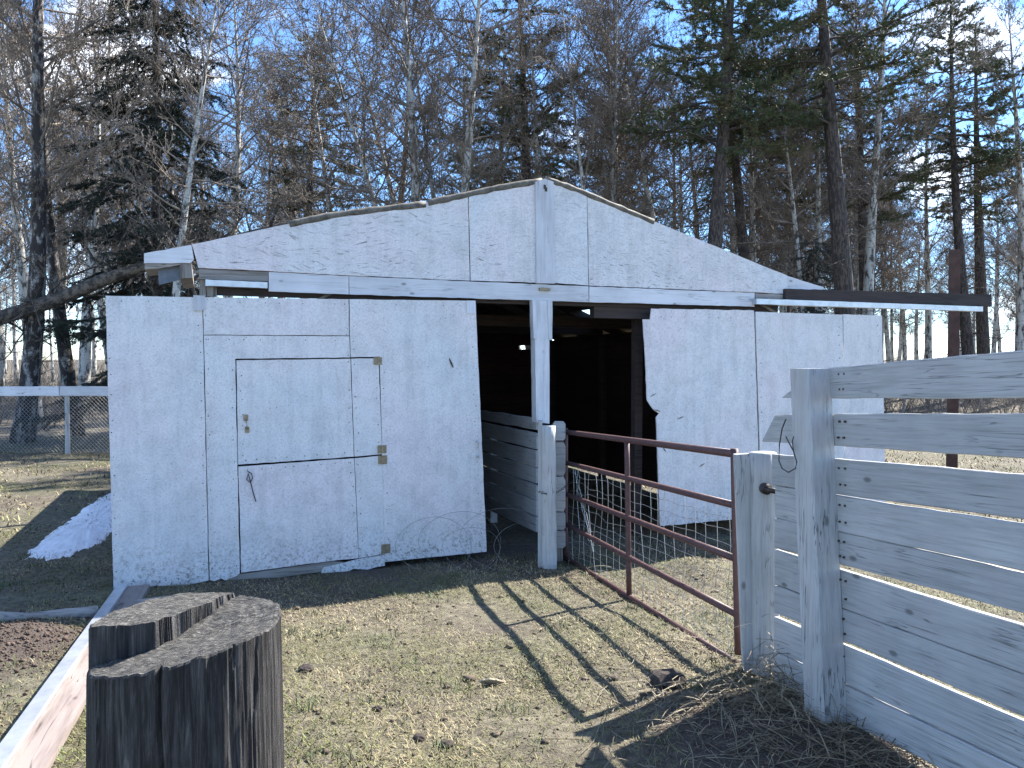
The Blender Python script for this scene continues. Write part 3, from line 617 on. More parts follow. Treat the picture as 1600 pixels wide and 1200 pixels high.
for (l_, r_) in rows:
    for px_ in (1312, 1320):
        for q in (.25, .72):
            c = FH(px_+random.uniform(-2, 2), l_[0]+(l_[1]-l_[0])*q+(px_-1290)/310*((r_[0]-l_[0])*(1-q)+(r_[1]-l_[1])*q), .0)
            fnl.tube([c-fn*.004, c+fn*.006], .0055, 7)
tag(fnl.build('nail_heads', 'nail', fence), kind='stuff')
wp = [FH(x, y, .155) for x, y in ((1263, 655), (1262, 665))]
lw = [(1228, 655), (1222, 670), (1218, 695), (1217, 720), (1222, 732), (1232, 738), (1243, 732), (1245, 722), (1240, 705), (1232, 690), (1228, 682)]
MB().tube([FH(x, y, .165) for x, y in lw], .0035, 5).tube([FH(x, y, .17) for x, y in ((1240, 705), (1238, 690), (1240, 682))], .003, 5).build('tie_wire', 'darkwire', fence)

# ------------------------------------------------------------------ stump in the foreground
def make_stump():
    cx, cy, Rr = -.935, 2.2, .252
    st = thing('tree_stump', 'weathered black grey stump with stepped saw cut in the foreground', 'stump', Matrix.Translation((cx, cy, 0)))
    NT, NR, NZ = 300, 70, 60
    def rad(th, z):
        x, y = math.cos(th), math.sin(th)
        g = mnoise.noise(Vector((x*5, y*5, z*.25)))*.006+mnoise.noise(Vector((x*17, y*17, z*.8+3)))*.0022+mnoise.noise(Vector((x*42, y*42, z*2.5+7)))*.0028+mnoise.noise(Vector((x*70, y*70, z*6+7)))*.0014
        r = Rr*(1+.03*math.cos(2*th+.6)+.012*math.cos(3*th+1))+g+.035*(1.1-z)*.45
        for c, w, dp_ in ((-1.42, .022, .05), (-2.25, .008, .012), (-.95, .008, .012), (-.45, .010, .014), (-2.75, .008, .012), (-1.85, .006, .010), (-.7, .006, .01)):
            dd = (th-c-(0.05*math.sin(z*6+c)))
            dd = (dd+math.pi) % (2*math.pi)-math.pi
            r -= dp_*math.exp(-(dd/w)**2)*(min(1, .35+.8*abs(mnoise.noise(Vector((c*5, z*2.3, 0))))+(.5 if dp_ > .05 else 0)))
        return r
    def ztop(x, y):
        jag = mnoise.noise(Vector((x*14, y*14, 1)))*.007+mnoise.noise(Vector((x*45, y*45, 4)))*.0035
        # upper chunk lies left of and behind the saw kerf
        l1 = (y+.075)-(x+.223)*(.025/.149)          # >0 behind front edge
        e = mnoise.noise(Vector((x*30, y*30, 9)))*.008
        dx, dy = .012+.074, .152+.05; l2 = (dx*(y+.05)-dy*(x+.074))/math.hypot(dx, dy)   # >0 left of slanted edge
        up = 1.172+.012*x+jag
        lo = 1.052+(x+.268)/.536*.118+jag*1.3+.16*max(0, y)
        if l1+e > 0 and l2+e > 0: return max(up, lo)
        return min(lo, up)
    # top: radial grid
    V = []; F = []; ths = [2*math.pi*i/NT for i in range(NT)]
    rim = []
    for th in ths:
        r = rad(th, 1.12); rim.append(r)
    for j in range(NR+1):
        f = j/NR
        for i, th in enumerate(ths):
            r = rim[i]*f; x, y = r*math.cos(th), r*math.sin(th); z = ztop(x, y)
            if j == NR: z -= .006
            crack = 0
            V.append((x, y, z))
    for j in range(NR):
        for i in range(NT):
            i2 = (i+1) % NT; F.append((j*NT+i, (j+1)*NT+i, (j+1)*NT+i2, j*NT+i2))
    link('cut_top', mesh('cut_top', V, F, 'stump_top'), st, Matrix.Translation((cx, cy, 0)))
    V = []; F = []
    for k in range(NZ+1):
        for i, th in enumerate(ths):
            zt = ztop(rim[i]*math.cos(th), rim[i]*math.sin(th))-.006
            z = -.05+(zt+.05)*k/NZ; r = rad(th, z) if k < NZ else rim[i]
            V.append((r*math.cos(th), r*math.sin(th), z))
    for k in range(NZ):
        for i in range(NT):
            i2 = (i+1) % NT; F.append((k*NT+i, k*NT+i2, (k+1)*NT+i2, (k+1)*NT+i))
    link('trunk', mesh('trunk', V, F, 'stump_side'), st, Matrix.Translation((cx, cy, 0)))
def stump_mats():
    m, n, l, p = newmat('stump_side')
    v = mapped(n, l, (40, 40, 3.0)); g = tex(n, l, v, 1.0, 9, 0.78, 0.7); b = tex(n, l, mapped(n, l, (130, 130, 9)), 1.0, 5, 0.7)
    col = ramp(n, l, g, [(0.34, (0.006, 0.006, 0.006)), (0.48, (0.028, 0.025, 0.025)), (0.60, (0.086, 0.081, 0.077)), (0.72, (0.197, 0.189, 0.175))])
    col = mix(n, l, 1.0, col, ramp(n, l, b, [(0.35, 0.45), (0.6, 1.0)]), 'MULTIPLY')
    red = ramp(n, l, tex(n, l, mapped(n, l, (7, 7, 3)), 1.0, 3), [(0.66, 0.0), (0.76, 0.5)])
    col = mix(n, l, red, col, (0.10, 0.045, 0.04))
    l.new(col, p.inputs['Base Color']); p.inputs['Roughness'].default_value = 0.9; bump(n, l, p, mix(n, l, 0.5, g, b), 0.9, 0.02)
    M['stump_side'] = m
    m, n, l, p = newmat('stump_top')
    v = mapped(n, l); w = n.new('ShaderNodeTexWave'); w.wave_type = 'RINGS'; w.rings_direction = 'Z'; w.inputs['Scale'].default_value = 26; w.inputs['Distortion'].default_value = 5; w.inputs['Detail'].default_value = 4
    t = n.new('ShaderNodeTexCoord'); l.new(t.outputs['Object'], w.inputs[0])
    g = tex(n, l, mapped(n, l, (30, 110, 40)), 1.0, 8, 0.72, 1.2); col = ramp(n, l, g, [(0.36, (0.012, 0.011, 0.010)), (0.5, (0.07, 0.066, 0.06)), (0.66, (0.24, 0.228, 0.205))])
    col = mix(n, l, 0.35, col, mix(n, l, 1.0, col, w.outputs[0], 'MULTIPLY'))
    gm = n.new('ShaderNodeNewGeometry'); sz = n.new('ShaderNodeSeparateXYZ'); l.new(gm.outputs['True Normal'], sz.inputs[0])
    vs_ = mapped(n, l, (38, 38, 1.5)); sd_ = ramp(n, l, tex(n, l, vs_, 1.0, 6, .65), [(0.36, (0.014, 0.013, 0.013)), (0.52, (0.06, 0.056, 0.053)), (0.7, (0.21, 0.20, 0.19))])
    col = mix(n, l, ramp(n, l, sz.outputs[2], [(0.45, 0.0), (0.7, 1.0)]), sd_, col)
    l.new(col, p.inputs['Base Color']); p.inputs['Roughness'].default_value = 0.9; bump(n, l, p, g, 0.9, 0.012)
    M['stump_top'] = m
stump_mats(); make_stump()

# ------------------------------------------------------------------ things on the ground
# fallen door track: faded plank with a metal channel
a, b = G(176, 929, .05), G(-20, 1198, .05); ax = (b-a).normalized(); pr = Vector((-ax.y, ax.x, 0)); pr = pr if pr.x > 0 else -pr
ft = thing('fallen_track', 'faded red plank with pale metal channel lying beside the stump', 'track', Matrix.Translation((a+b)/2))
a2 = a-ax*.25; b2 = b+ax*.5; nz = ax.cross(pr); nz = nz if nz.z > 0 else -nz; a2 = a2-nz*.045
pr = nz.cross(ax); pr = pr if pr.x > 0 else -pr
Mt = Matrix(((ax.x, pr.x, nz.x, a2.x), (ax.y, pr.y, nz.y, a2.y), (ax.z, pr.z, nz.z, a2.z), (0, 0, 0, 1))); Lt = (b2-a2).length
MB().box(0, Lt, .078, .235, .0, .045).build('plank', 'pink_x', ft, Mt)
MB().prism([(0, 0), (.076, 0), (.076, .07), (0, .07)], 0, Lt).build('channel', 'tin', ft, Mt @ Matrix(((0, 1, 0, 0), (1, 0, 0, 0), (0, 0, 1, 0), (0, 0, 0, 1))))
a, b = G(-60, 973, .04), G(152, 959, .04)
bm_ = MB(); bm_.tube([a.lerp(b, i/8)+Vector((0, 0, .01*math.sin(i))) for i in range(9)], [.05+random.uniform(-.004, .004) for _ in range(9)], 7)
tag(bm_.build('ground_pole', 'bare_x', None, None, True), 'grey pole lying on the ground left of the fallen track', 'pole')
a, b = G(215, 945, .03), G(300, 938, .03); MB_l = MB().tube([a, a.lerp(b, .5), b], [.04, .05, .045], 7)
tag(MB_l.build('ground_log', 'bare_x', None, None, True), 'short grey log in the shade below the sliding door', 'log')
# snow
def snow():
    poly = [G(x, y) for x, y in ((24, 872), (60, 884), (105, 876), (140, 860), (176, 838), (240, 815), (260, 780), (210, 758), (170, 768), (140, 785), (105, 812), (70, 838), (40, 862))]
    cx = sum(p.x for p in poly)/len(poly); cy = sum(p.y for p in poly)/len(poly); V = [(cx, cy, .06)]; F = []; N = 120; K = 16
    pl = []
    for i in range(N):
        t = i/N*len(poly); k = int(t); p = poly[k % len(poly)].lerp(poly[(k+1) % len(poly)], t-k); d = Vector((p.x-cx, p.y-cy, 0)); p = p+d*(.09*mnoise.noise(Vector((p.x*3, p.y*3, 0)))+.06*mnoise.noise(Vector((p.x*10, p.y*10, 0)))); pl.append(p)
    for j in range(1, K+1):
        f = j/K
        for p in pl:
            x, y = cx+(p.x-cx)*f, cy+(p.y-cy)*f
            z = gz(x, y)-.010+.06*(1-f**2.6)*(.75+.35*mnoise.noise(Vector((x*2, y*2, 2))))+.012*mnoise.noise(Vector((x*9, y*9, 0)))+.006*mnoise.noise(Vector((x*25, y*25, 0)))
            V.append((x, y, z))
    for i in range(N): F.append((0, 1+i, 1+(i+1) % N))
    for j in range(K-1):
        for i in range(N): i2 = (i+1) % N; F.append((1+j*N+i, 1+(j+1)*N+i, 1+(j+1)*N+i2, 1+j*N+i2))
    m, n, l, p = newmat('old_snow'); t = tex(n, l, mapped(n, l, rnd=False), 7, 8, 0.72)
    l.new(ramp(n, l, t, [(0.28, (0.34, 0.32, 0.30)), (0.40, (0.72, 0.73, 0.75)), (0.6, (0.84, 0.85, 0.87))]), p.inputs['Base Color']); p.inputs['Roughness'].default_value = .6
    bump(n, l, p, t, .2, .015); M['snow'] = m
    tag(link('snow_patch', mesh('snow_patch', V, F, 'snow', True)), 'leftover snow patch in the barn shadow beside the sliding door', 'snow')
snow()
# wire coil by the door
wc = MB()
for k, (px, py, w, ph) in enumerate(((672, 862, .36, .1), (712, 850, .40, .9), (728, 850, .28, 2.0), (772, 856, .42, 1.4), (800, 866, .30, .4))):
    cu, cz = B(px, py, -.12); pts = []; cz = w*.62+.0*cz; ty = -.10-.05*k
    for i in range(33):
        t = 2*math.pi*i/32; z = cz+w*.62*math.sin(t)+.02; u = cu+w*math.cos(t); v = ty-.30*(1-z/(w*1.3))+.05*math.sin(2*t+ph)
        pts.append(MB_ @ Vector((u, v, max(.012, z))))
    wc.tube(pts, .0017, 4, False)
tag(wc.build('wire_coil', 'oldwire'), 'loose coil of fence wire leaning at the foot of the left door', 'wire')
# pale wood chip and clods
p = G(768, 1068); chip = MB().prism(rough([(-.07, 0), (-.05, .02), (-.01, .030), (.03, .024), (.075, .004), (.05, -.016), (-.04, -.02)], .012, .004), -.005, .005)
tag(chip.build('wood_chip', 'chip' if 'chip' in M else 'bare_x', None, Matrix.Translation((p.x, p.y, gz(p.x, p.y)+.02)) @ Matrix.Rotation(R_(35), 4, 'X')), 'pale curled bark chip lying on the open grass', 'bark chip')
def clod(px, py, r, label):
    p = G(px, py); m = MB(); V = []; F = []; N, K = 12, 7
    for j in range(K+1):
        a_ = math.pi*j/K
        for i in range(N):
            t = 2*math.pi*i/N; d = Vector((math.sin(a_)*math.cos(t), math.sin(a_)*math.sin(t), math.cos(a_)*.55)); q = d*r*(1+.35*mnoise.noise(d*2.3+Vector((px, py, 0)))); V.append(tuple(q))
    for j in range(K):
        for i in range(N): i2 = (i+1) % N; F.append((j*N+i, (j+1)*N+i, (j+1)*N+i2, j*N+i2))
    o = link('dirt_clod', mesh('dirt_clod', V, F, 'clod'), None, Matrix.Translation((p.x, p.y, gz(p.x, p.y)+r*.2))); tag(o, label, 'clod', 'dark clods on the grass')
M['clod'] = plain('dark_clod', (0.020, 0.015, 0.013), (0.056, 0.042, 0.034), 30, .95, 0, .6)
clod(1045, 1070, .10, 'large dark clod near the foot of the gate'); clod(478, 1048, .045, 'small dark clod beside the right side of the stump')
clod(655, 1155, .03, 'small dark clod at the bottom centre of the grass'); clod(697, 1164, .035, 'dark clod right of the smallest clod at bottom centre'); clod(703, 975, .022, 'tiny dark clod in the middle of the grass near the door shadow')
clod(590, 1106, .028, 'dark clod between the stump and the bark chip')
# rusty steel post beyond
p = AT(1487, 735, 13.8); zt = AT(1487, 391, 13.8).z
sp2 = MB().box(-.085, .085, -.085, .085, -.2, zt)
tag(sp2.build('steel_post', 'rust2', None, Matrix.Translation((p.x, 13.8, 0)) @ Matrix.Rotation(R_(-24), 4, 'Z')), 'tall rusty square steel post standing behind the plank fence', 'post')
# chain link fences
def chainlink(a, b, h, label, posts, rail, mesh_on=True, pr=.05, step=.085):
    L = (b-a).length; d = (b-a).normalized(); o = thing('chain_link_fence', label, 'fence', Matrix.Translation((a+b)/2))
    for t in posts:
        c = a+d*(L*t); g = gz(c.x, c.y); round_post('post', Vector((c.x, c.y, g-.1)), Vector((c.x+.0, c.y, h+g)), pr, pr*.9, 'white_z', o, 8)
    if rail:
        nn = Vector((d.y, -d.x, 0)); nn = nn if nn.y < 0 else -nn
        for k in range(4):
            p0, p1 = a+d*(L*k/4+.01), a+d*(L*(k+1)/4-.01); up = Vector((0, 0, 1))
            board4('top_rail', p0+up*(h+.04)+nn*.07, p1+up*(h+.04)+nn*.07, p1+up*(h-.16)+nn*.07, p0+up*(h-.16)+nn*.07, nn, .04, 'trim_x', o, 8)
    w = MB(); k = int((L+h)/step)
    for i in range(k):
        for s in (1, -1):
            x0 = i*step-(h if s > 0 else 0); x1 = x0+h; z0, z1 = (.03, h) if s > 0 else (h, .03)
            xs, xe = max(0, x0), min(L, x1)
            if xe <= xs: continue
            f = lambda x: z0+(z1-z0)*(x-x0)/h
            pa, pb = a+d*xs, a+d*xe; w.tube([(pa.x, pa.y, f(xs)+gz(pa.x, pa.y)), (pb.x, pb.y, f(xe)+gz(pb.x, pb.y))], .0035, 3, False)
    tag(w.build('wire_mesh', 'wire', o), kind='stuff'); return o
a, b = Vector((-15, 16.6, 0)), Vector((-4.2, 16.1, 0))
chainlink(a, b, 1.40, 'white railed chain link fence left of the barn', [((G(62, 718).x+15)/10.8), .02, .95], True)
a, b = Vector((9, 30.5, .1)), Vector((26, 28, .1))
chainlink(a, b, 1.5, 'far chain link fence with slim white posts at right', [.2, .36, .52, .62, .78, .95], False, True, .045, .16)

# ------------------------------------------------------------------ trees
def aspen_variant(seed, H=15.0, r0=.14, crown_from=.24, dens=1.0, fork=False, twr=1.0):
    rnd = random.Random(seed); tr = MB(); cr_ = MB()
    n = 16; pts = []; x = y = 0.0
    ph, am = rnd.uniform(0, 6), rnd.uniform(.08, .26)
    for i in range(n+1):
        t = i/n; pts.append(Vector((am*math.sin(ph+t*5)-am*math.sin(ph)+.0, am*.8*math.cos(ph*1.3+t*4)-am*.8*math.cos(ph*1.3), H*t)))
    rad = [1.3*r0*(1.25 if i == 0 else 1)*(1-.95*(i/n)**1.1) for i in range(n+1)]
    tr.tube(pts, rad, 9)
    def at(t):
        k = min(n-1, int(t*n)); f = t*n-k; return pts[k].lerp(pts[k+1], f), rad[k]*(1-f)+rad[k+1]*f
    def wig(p, d, L, k, curl, up):
        q = [p]; dd = d.normalized()
        for i in range(k):
            dd = (dd+Vector((rnd.uniform(-curl, curl), rnd.uniform(-curl, curl), rnd.uniform(-curl, curl)+up))).normalized(); q.append(q[-1]+dd*(L/k))
        return q
    NB = int(46*dens); ga = rnd.uniform(0, 6)
    for b in range(NB):
        t = crown_from+(1-crown_from)*(b+rnd.random())/NB*.98; p, rr = at(t); ga += 2.4+rnd.uniform(-.5, .5)
        L = (1.1+2.1*math.sin(min(1, (1-t)*1.6+.12)*1.57))*rnd.uniform(.6, 1.15)*(H/15)
        if t < crown_from+.12: L *= rnd.uniform(.5, .9)
        el = rnd.uniform(.05, .95); d = Vector((math.cos(ga)*math.cos(el), math.sin(ga)*math.cos(el), math.sin(el)))
        q = wig(p, d, L, 6, .22, .05); br = min(rr*.5, .010+.0075*L)
        cr_.tube(q, [br*(1-.8*i/6) for i in range(7)], 5, False)
        for s in range(int(7+2*L)):
            u = rnd.uniform(.18, 1); k = min(5, int(u*6)); p2 = q[k].lerp(q[k+1], u*6-k); d2 = (q[k+1]-q[k]).normalized()+Vector((rnd.uniform(-1, 1), rnd.uniform(-1, 1), rnd.uniform(-.5, 1)))*.9
            L2 = rnd.uniform(.35, .95)*(1.15-.5*u)*min(1.3, L*.6+.3); q2 = wig(p2, d2, L2, 4, .3, .04); cr_.tube(q2, [.0085*twr, .0072*twr, .006*twr, .005*twr, .004*twr], 3, False)
            for s3 in range(int(5*dens)+2):
                u3 = rnd.uniform(.15, 1); k3 = min(3, int(u3*4)); p3 = q2[k3].lerp(q2[k3+1], u3*4-k3); d3 = (q2[k3+1]-q2[k3]).normalized()+Vector((rnd.uniform(-1, 1), rnd.uniform(-1, 1), rnd.uniform(-.6, .9)))
                L3 = rnd.uniform(.14, .42); d3.normalize(); m3 = p3+d3*L3*.5+Vector((rnd.uniform(-.03, .03), rnd.uniform(-.03, .03), rnd.uniform(-.02, .03))); e3 = p3+d3*L3
                cr_.spike(p3, m3, .0052*twr); cr_.spike(m3, e3, .0045*twr)
                for s4 in range(2):
                    p4 = p3.lerp(e3, rnd.uniform(.3, 1)); d4 = d3+Vector((rnd.uniform(-1, 1), rnd.uniform(-1, 1), rnd.uniform(-.7, .9))); cr_.spike(p4, p4+d4.normalized()*rnd.uniform(.05, .17), .005*twr)
                if rnd.random() < .95:      # catkin / bud
                    c = e3; dn = Vector((rnd.uniform(-.4, .4), rnd.uniform(-.4, .4), -1)).normalized()*rnd.uniform(.05, .085); cr_.spike(c+dn*.3, c, .013); cr_.spike(c+dn*.3, c+dn, .014)
    return mesh('trunk', tr.V, tr.F, 'aspen_bark', True), mesh('crown', cr_.V, cr_.F, 'twig')
def needles(P, D, K, Ln, Wd, spread, rs):
    N = len(P); P = np.repeat(P, K, 0); D = np.repeat(D, K, 0); rnd = rs.normal(size=(N*K, 3)); rnd -= D*np.sum(rnd*D, 1, keepdims=True); rnd /= np.linalg.norm(rnd, axis=1, keepdims=True)+1e-9
    a = rs.uniform(spread[0], spread[1], (N*K, 1)); dir_ = D*np.cos(a)+rnd*np.sin(a); side = np.cross(dir_, rs.normal(size=(N*K, 3))); side /= np.linalg.norm(side, axis=1, keepdims=True)+1e-9
    base = P-D*rs.uniform(0, .09, (N*K, 1)); L = rs.uniform(.7, 1.2, (N*K, 1))*Ln; w = Wd
    V = np.stack([base-side*w/2, base+side*w/2, base+dir_*L], 1).reshape(-1, 3); F = np.arange(len(V)).reshape(-1, 3); return V, F
def npmesh(name, V, F, mat):
    me = bpy.data.meshes.new(name); nf = len(F); k = F.shape[1]
    me.vertices.add(len(V)); me.vertices.foreach_set('co', V.astype(np.float32).ravel()); me.loops.add(nf*k); me.loops.foreach_set('vertex_index', F.astype(np.int32).ravel())
    me.polygons.add(nf); me.polygons.foreach_set('loop_start', np.arange(0, nf*k, k, dtype=np.int32)); me.materials.append(M[mat] if isinstance(mat, str) else mat)
    me.update(calc_edges=True); return me
def pine_variant(seed, H=18.0, r0=.21, crown_from=.27, spruce=False, dead=30, tw=.11, K=18, wid=.017, mat='pine_needle', NB=None, maxL=3.0):
    rnd = random.Random(seed); rs = np.random.RandomState(seed); tr = MB(); P = []; D = []
    n = 14; ph = rnd.uniform(0, 6); pts = [Vector((.12*math.sin(ph+4*i/n)-.12*math.sin(ph), .1*math.cos(ph+3*i/n)-.1*math.cos(ph), H*i/n)) for i in range(n+1)]
    rad = [r0*(1.2 if i == 0 else 1)*(1-.92*(i/n)**1.1) for i in range(n+1)]; tr.tube(pts, rad, 10)
    def at(t):
        k = min(n-1, int(t*n)); f = t*n-k; return pts[k].lerp(pts[k+1], f), rad[k]*(1-f)+rad[k+1]*f
    ga = 0
    tz = MB()
    for b in range(dead):          # bare dead branches low on the trunk
        t = rnd.uniform(.07, crown_from+.12); p, rr = at(t); ga = rnd.uniform(0, 6.28); L = rnd.uniform(.5, 2.0); d = Vector((math.cos(ga), math.sin(ga), rnd.uniform(-.35, .25))); q = [p]
        for i in range(5): d = (d.normalized()+Vector((rnd.uniform(-.3, .3), rnd.uniform(-.3, .3), rnd.uniform(-.25, .25)))); q.append(q[-1]+d.normalized()*L/5)
        tz.tube(q, [.016*(1-.7*i/5) for i in range(6)], 4, False)
        for s in range(7):
            k = rnd.randrange(1, 5); e = q[k]+Vector((rnd.uniform(-.4, .4), rnd.uniform(-.4, .4), rnd.uniform(-.35, .25))); tz.tube([q[k], q[k].lerp(e, .5)+Vector((0, 0, rnd.uniform(-.06, .06))), e], [.007, .006, .003], 3, False)
            for s2 in range(3):
                e0 = q[k].lerp(e, rnd.uniform(.4, 1)); tz.spike(e0, e0+Vector((rnd.uniform(-.2, .2), rnd.uniform(-.2, .2), rnd.uniform(-.2, .15))), .005)
    NB = NB or (95 if spruce else 60)
    for b in range(NB):
        t = crown_from+(1-crown_from)*((b+rnd.random())/NB)*.985; p, rr = at(t); ga += 2.4+rnd.uniform(-.6, .6)
        f = (t-crown_from)/(1-crown_from); L = maxL*(1-f)**.6*rnd.uniform(.55, 1.1)*min(1, .55+f*3) if not spruce else maxL*(1-f)**.8*rnd.uniform(.75, 1.1)
        L = max(L, .35); el = rnd.uniform(-.15, .45) if not spruce else rnd.uniform(-.35, .05); d = Vector((math.cos(ga)*math.cos(el), math.sin(ga)*math.cos(el), math.sin(el))); q = [p]; ks = 7
        for i in range(ks):
            d = (d+Vector((rnd.uniform(-.14, .14), rnd.uniform(-.14, .14), (.06 if i > 3 else -.06)+rnd.uniform(-.1, .1)))).normalized(); q.append(q[-1]+d*L/ks)
        br = min(rr*.5, .014+.012*L); tr.tube(q, [br*(1-.82*i/ks) for i in range(ks+1)], 5, False)
        for s in range(int((9 if not spruce else 15)*L)+3):
            u = rnd.uniform(.28 if not spruce else .12, 1); k = min(ks-1, int(u*ks)); p2 = q[k].lerp(q[k+1], u*ks-k); d2 = ((q[k+1]-q[k]).normalized()*.8+Vector((rnd.uniform(-1, 1), rnd.uniform(-1, 1), rnd.uniform(-.35, .5) if not spruce else rnd.uniform(-.7, .05)))).normalized(); L2 = rnd.uniform(.25, .7)
            e = p2+d2*L2+Vector((0, 0, rnd.uniform(-.08, .1))); tz.tube([p2, p2.lerp(e, .5)+Vector((rnd.uniform(-.04, .04), rnd.uniform(-.04, .04), .02)), e], [.008, .006, .003], 3, False)
            nt = 5 if not spruce else 7
            for s3 in range(nt):
                u3 = (s3+1)/nt; pp = p2.lerp(e, u3); dd = d2+Vector((rnd.uniform(-.7, .7), rnd.uniform(-.7, .7), rnd.uniform(-.5, .7)))*(.8 if s3 < nt-1 else .2); dd.normalize(); pp2 = pp+dd*rnd.uniform(0, .12); P.append(tuple(pp2)); D.append(tuple(dd))
    V, F = needles(np.array(P), np.array(D), K, tw, wid, (.35, 1.25) if not spruce else (.5, 1.3), rs)
    return mesh('trunk', tr.V, tr.F, 'pine_bark', True), mesh('twigs', tz.V, tz.F, 'twig_dark'), npmesh('crown', V, F, mat)
ASP = [aspen_variant(11, 14, .15, .34, 1, False, 1.25), aspen_variant(12, 14.5, .14, .38, 1, False, 1.25), aspen_variant(13, 13.5, .135, .30, 1.1, False, 1.25), aspen_variant(14, 14, .16, .26, 1, False, 1.25), aspen_variant(15, 13, .10, .32, .85, False, 1.25)]
BIRCH_DARK = ASP[3][0].copy(); BIRCH_DARK.materials[0] = M['aspen_bark2']
BIRCH_DARK2 = ASP[1][0].copy(); BIRCH_DARK2.materials[0] = M['aspen_bark2']
PIN = [pine_variant(21, 15, .27, .47), pine_variant(22, 14.5, .22, .49), pine_variant(23, 15.5, .27, .45)]
SPR = pine_variant(31, 17, .19, .09, True, 24, .07, 17, .017, 'spruce_needle', 135, 2.9)
SPRS = pine_variant(32, 4.6, .06, .05, True, 6, .055, 14, .012, 'spruce_needle', 46, 1.0)
def plant(name, meshes, loc, lean_x, rotz, sc, label, group=None, lean_y=0.0):
    Mx = Matrix.Translation(loc) @ Matrix.Rotation(lean_x, 4, 'Y') @ Matrix.Rotation(lean_y, 4, 'X') @ Matrix.Rotation(rotz, 4, 'Z') @ Matrix.Diagonal((sc, sc, sc, 1))
    o = thing(name, label, 'tree', Mx, group)
    for nm_, me in meshes:
        c = bpy.data.objects.new(nm_, me); COL.objects.link(c); c.parent = o
    return o
def measured(name, meshes, x1, y1, x0, Y, label, sc=1.0, rotz=0.0, group=None):
    """trunk seen passing (x1, y1) and leaving the picture's top at x0, standing at distance Y"""
    A, T = AT(x1, y1, Y), AT(x0, 0, Y); k = (T.x-A.x)/(T.z-A.z); g = gz(A.x, Y); bx = A.x-k*(A.z-g)
    return plant(name, meshes, (bx, Y, g-.05), math.atan(k), rotz, sc, label, group)
def asp(i, bark_=None): return [('trunk', bark_ or ASP[i][0]), ('crown', ASP[i][1])]
def pin(i): return [('trunk', PIN[i][0]), ('twigs', PIN[i][1]), ('crown', PIN[i][2])]
measured('birch_tree', asp(3, BIRCH_DARK), 50, 480, 86, 18.6, 'thick birch with dark patched bark, leaning, at far left behind the fence', 1.15, .4)
measured('birch_tree', asp(1, BIRCH_DARK2), 108, 480, 80, 20.2, 'slimmer pale birch just right of the thick leaning birch at far left', 1.05, 1.4)
measured('birch_tree', asp(0), 42, 400, 18, 24, 'thin pale birch leaning left at the left picture edge', 1.0, 2.2)
measured('spruce_tree', [('trunk', SPR[0]), ('twigs', SPR[1]), ('crown', SPR[2])], 238, 400, 236, 20.0, 'dense dark spruce towering behind the left end of the barn', 1.0, .9)
measured('birch_tree', asp(4), 293, 380, 338, 18.2, 'pale birch standing directly in front of the dark spruce', .95, 4.0)
measured('birch_tree', asp(4), 578, 318, 492, 26.1, 'slender white birch leaning strongly left above the roof edge', 1.20, 1.1)
measured('birch_tree', asp(1), 605, 310, 520, 29.0, 'thin grey birch leaning left behind the strongly leaning white birch', 1.08, 5.1)
measured('birch_tree', asp(0), 634, 315, 629, 24.6, 'straight bright white birch rising above the middle of the left roof slope', 1.20, 3.3)
measured('birch_tree', asp(4), 671, 305, 636, 26.4, 'slim curved birch just right of the straight bright birch', 1.14, .2)
measured('birch_tree', asp(1), 719, 290, 757, 24.6, 'white birch leaning right with a fork, left of the gable peak', 1.20, 2.8)
measured('pine_tree', pin(1), 777, 285, 783, 34.8, 'far slim pine with black trunk left of the gable peak', 1.14, 1.2)
measured('pine_tree', pin(0), 816, 280, 799, 28.3, 'pine with dark trunk rising right behind the gable peak', 1.14, 2.6)
measured('birch_tree', asp(2), 834, 276, 812, 26.8, 'pale birch close beside the pine behind the gable peak', 1.08, 4.4)
measured('aspen_tree', asp(4), 905, 295, 880, 26.1, 'thin white aspen leaning left, first one right of the gable peak', 1.08, .9)
measured('aspen_tree', asp(2), 955, 315, 948, 30.4, 'grey aspen above the upper part of the right roof slope', 1.20, 1.9)
measured('aspen_tree', asp(0), 971, 318, 962, 27.6, 'straight grey aspen beside the grey aspen over the right roof slope', 1.08, .1)
measured('aspen_tree', asp(1), 1024, 345, 968, 29.0, 'dark leaning aspen over the lower end of the rolled roof edge', 1.08, 2.0)
measured('pine_tree', pin(2), 1112, 375, 1131, 24.6, 'tall pine with thick straight trunk over the right roof slope', 1.20, .5)
measured('pine_tree', pin(1), 1166, 395, 1138, 29.0, 'second tall pine close behind the thick straight one', 1.26, 3.9)
measured('pine_tree', pin(0), 1321, 450, 1300, 24.9, 'thickest pine at right, standing behind the dark track beam', 1.34, 5.0)
measured('pine_tree', pin(2), 1352, 450, 1330, 31.2, 'narrower pine just right of the thickest pine', 1.08, 1.0)
measured('spruce_tree', [('trunk', SPRS[0]), ('twigs', SPRS[1]), ('crown', SPRS[2])], 1262, 400, 1262, 27.0, 'small bushy dark spruce low behind the right end of the roof', 1.38, .9)
measured('aspen_tree', asp(4), 1243, 420, 1205, 26.8, 'thin dead aspen leaning left between the two groups of pines', 1.02, .9)
measured('pine_tree', pin(1), 1516, 550, 1484, 31.9, 'slim pine right of the rusty steel post', 1.20, 2.2)
measured('pine_tree', pin(0), 1538, 550, 1530, 35.5, 'pine beside the slim one right of the steel post', 1.14, 4.2)
measured('aspen_tree', asp(3), 1590, 550, 1575, 31.9, 'pale crooked aspen at the right picture edge', 1.14, .7)
measured('pine_tree', pin(2), 968, 320, 985, 37.7, 'distant pine with brownish crown above the right roof slope', 1.08, 3.0)
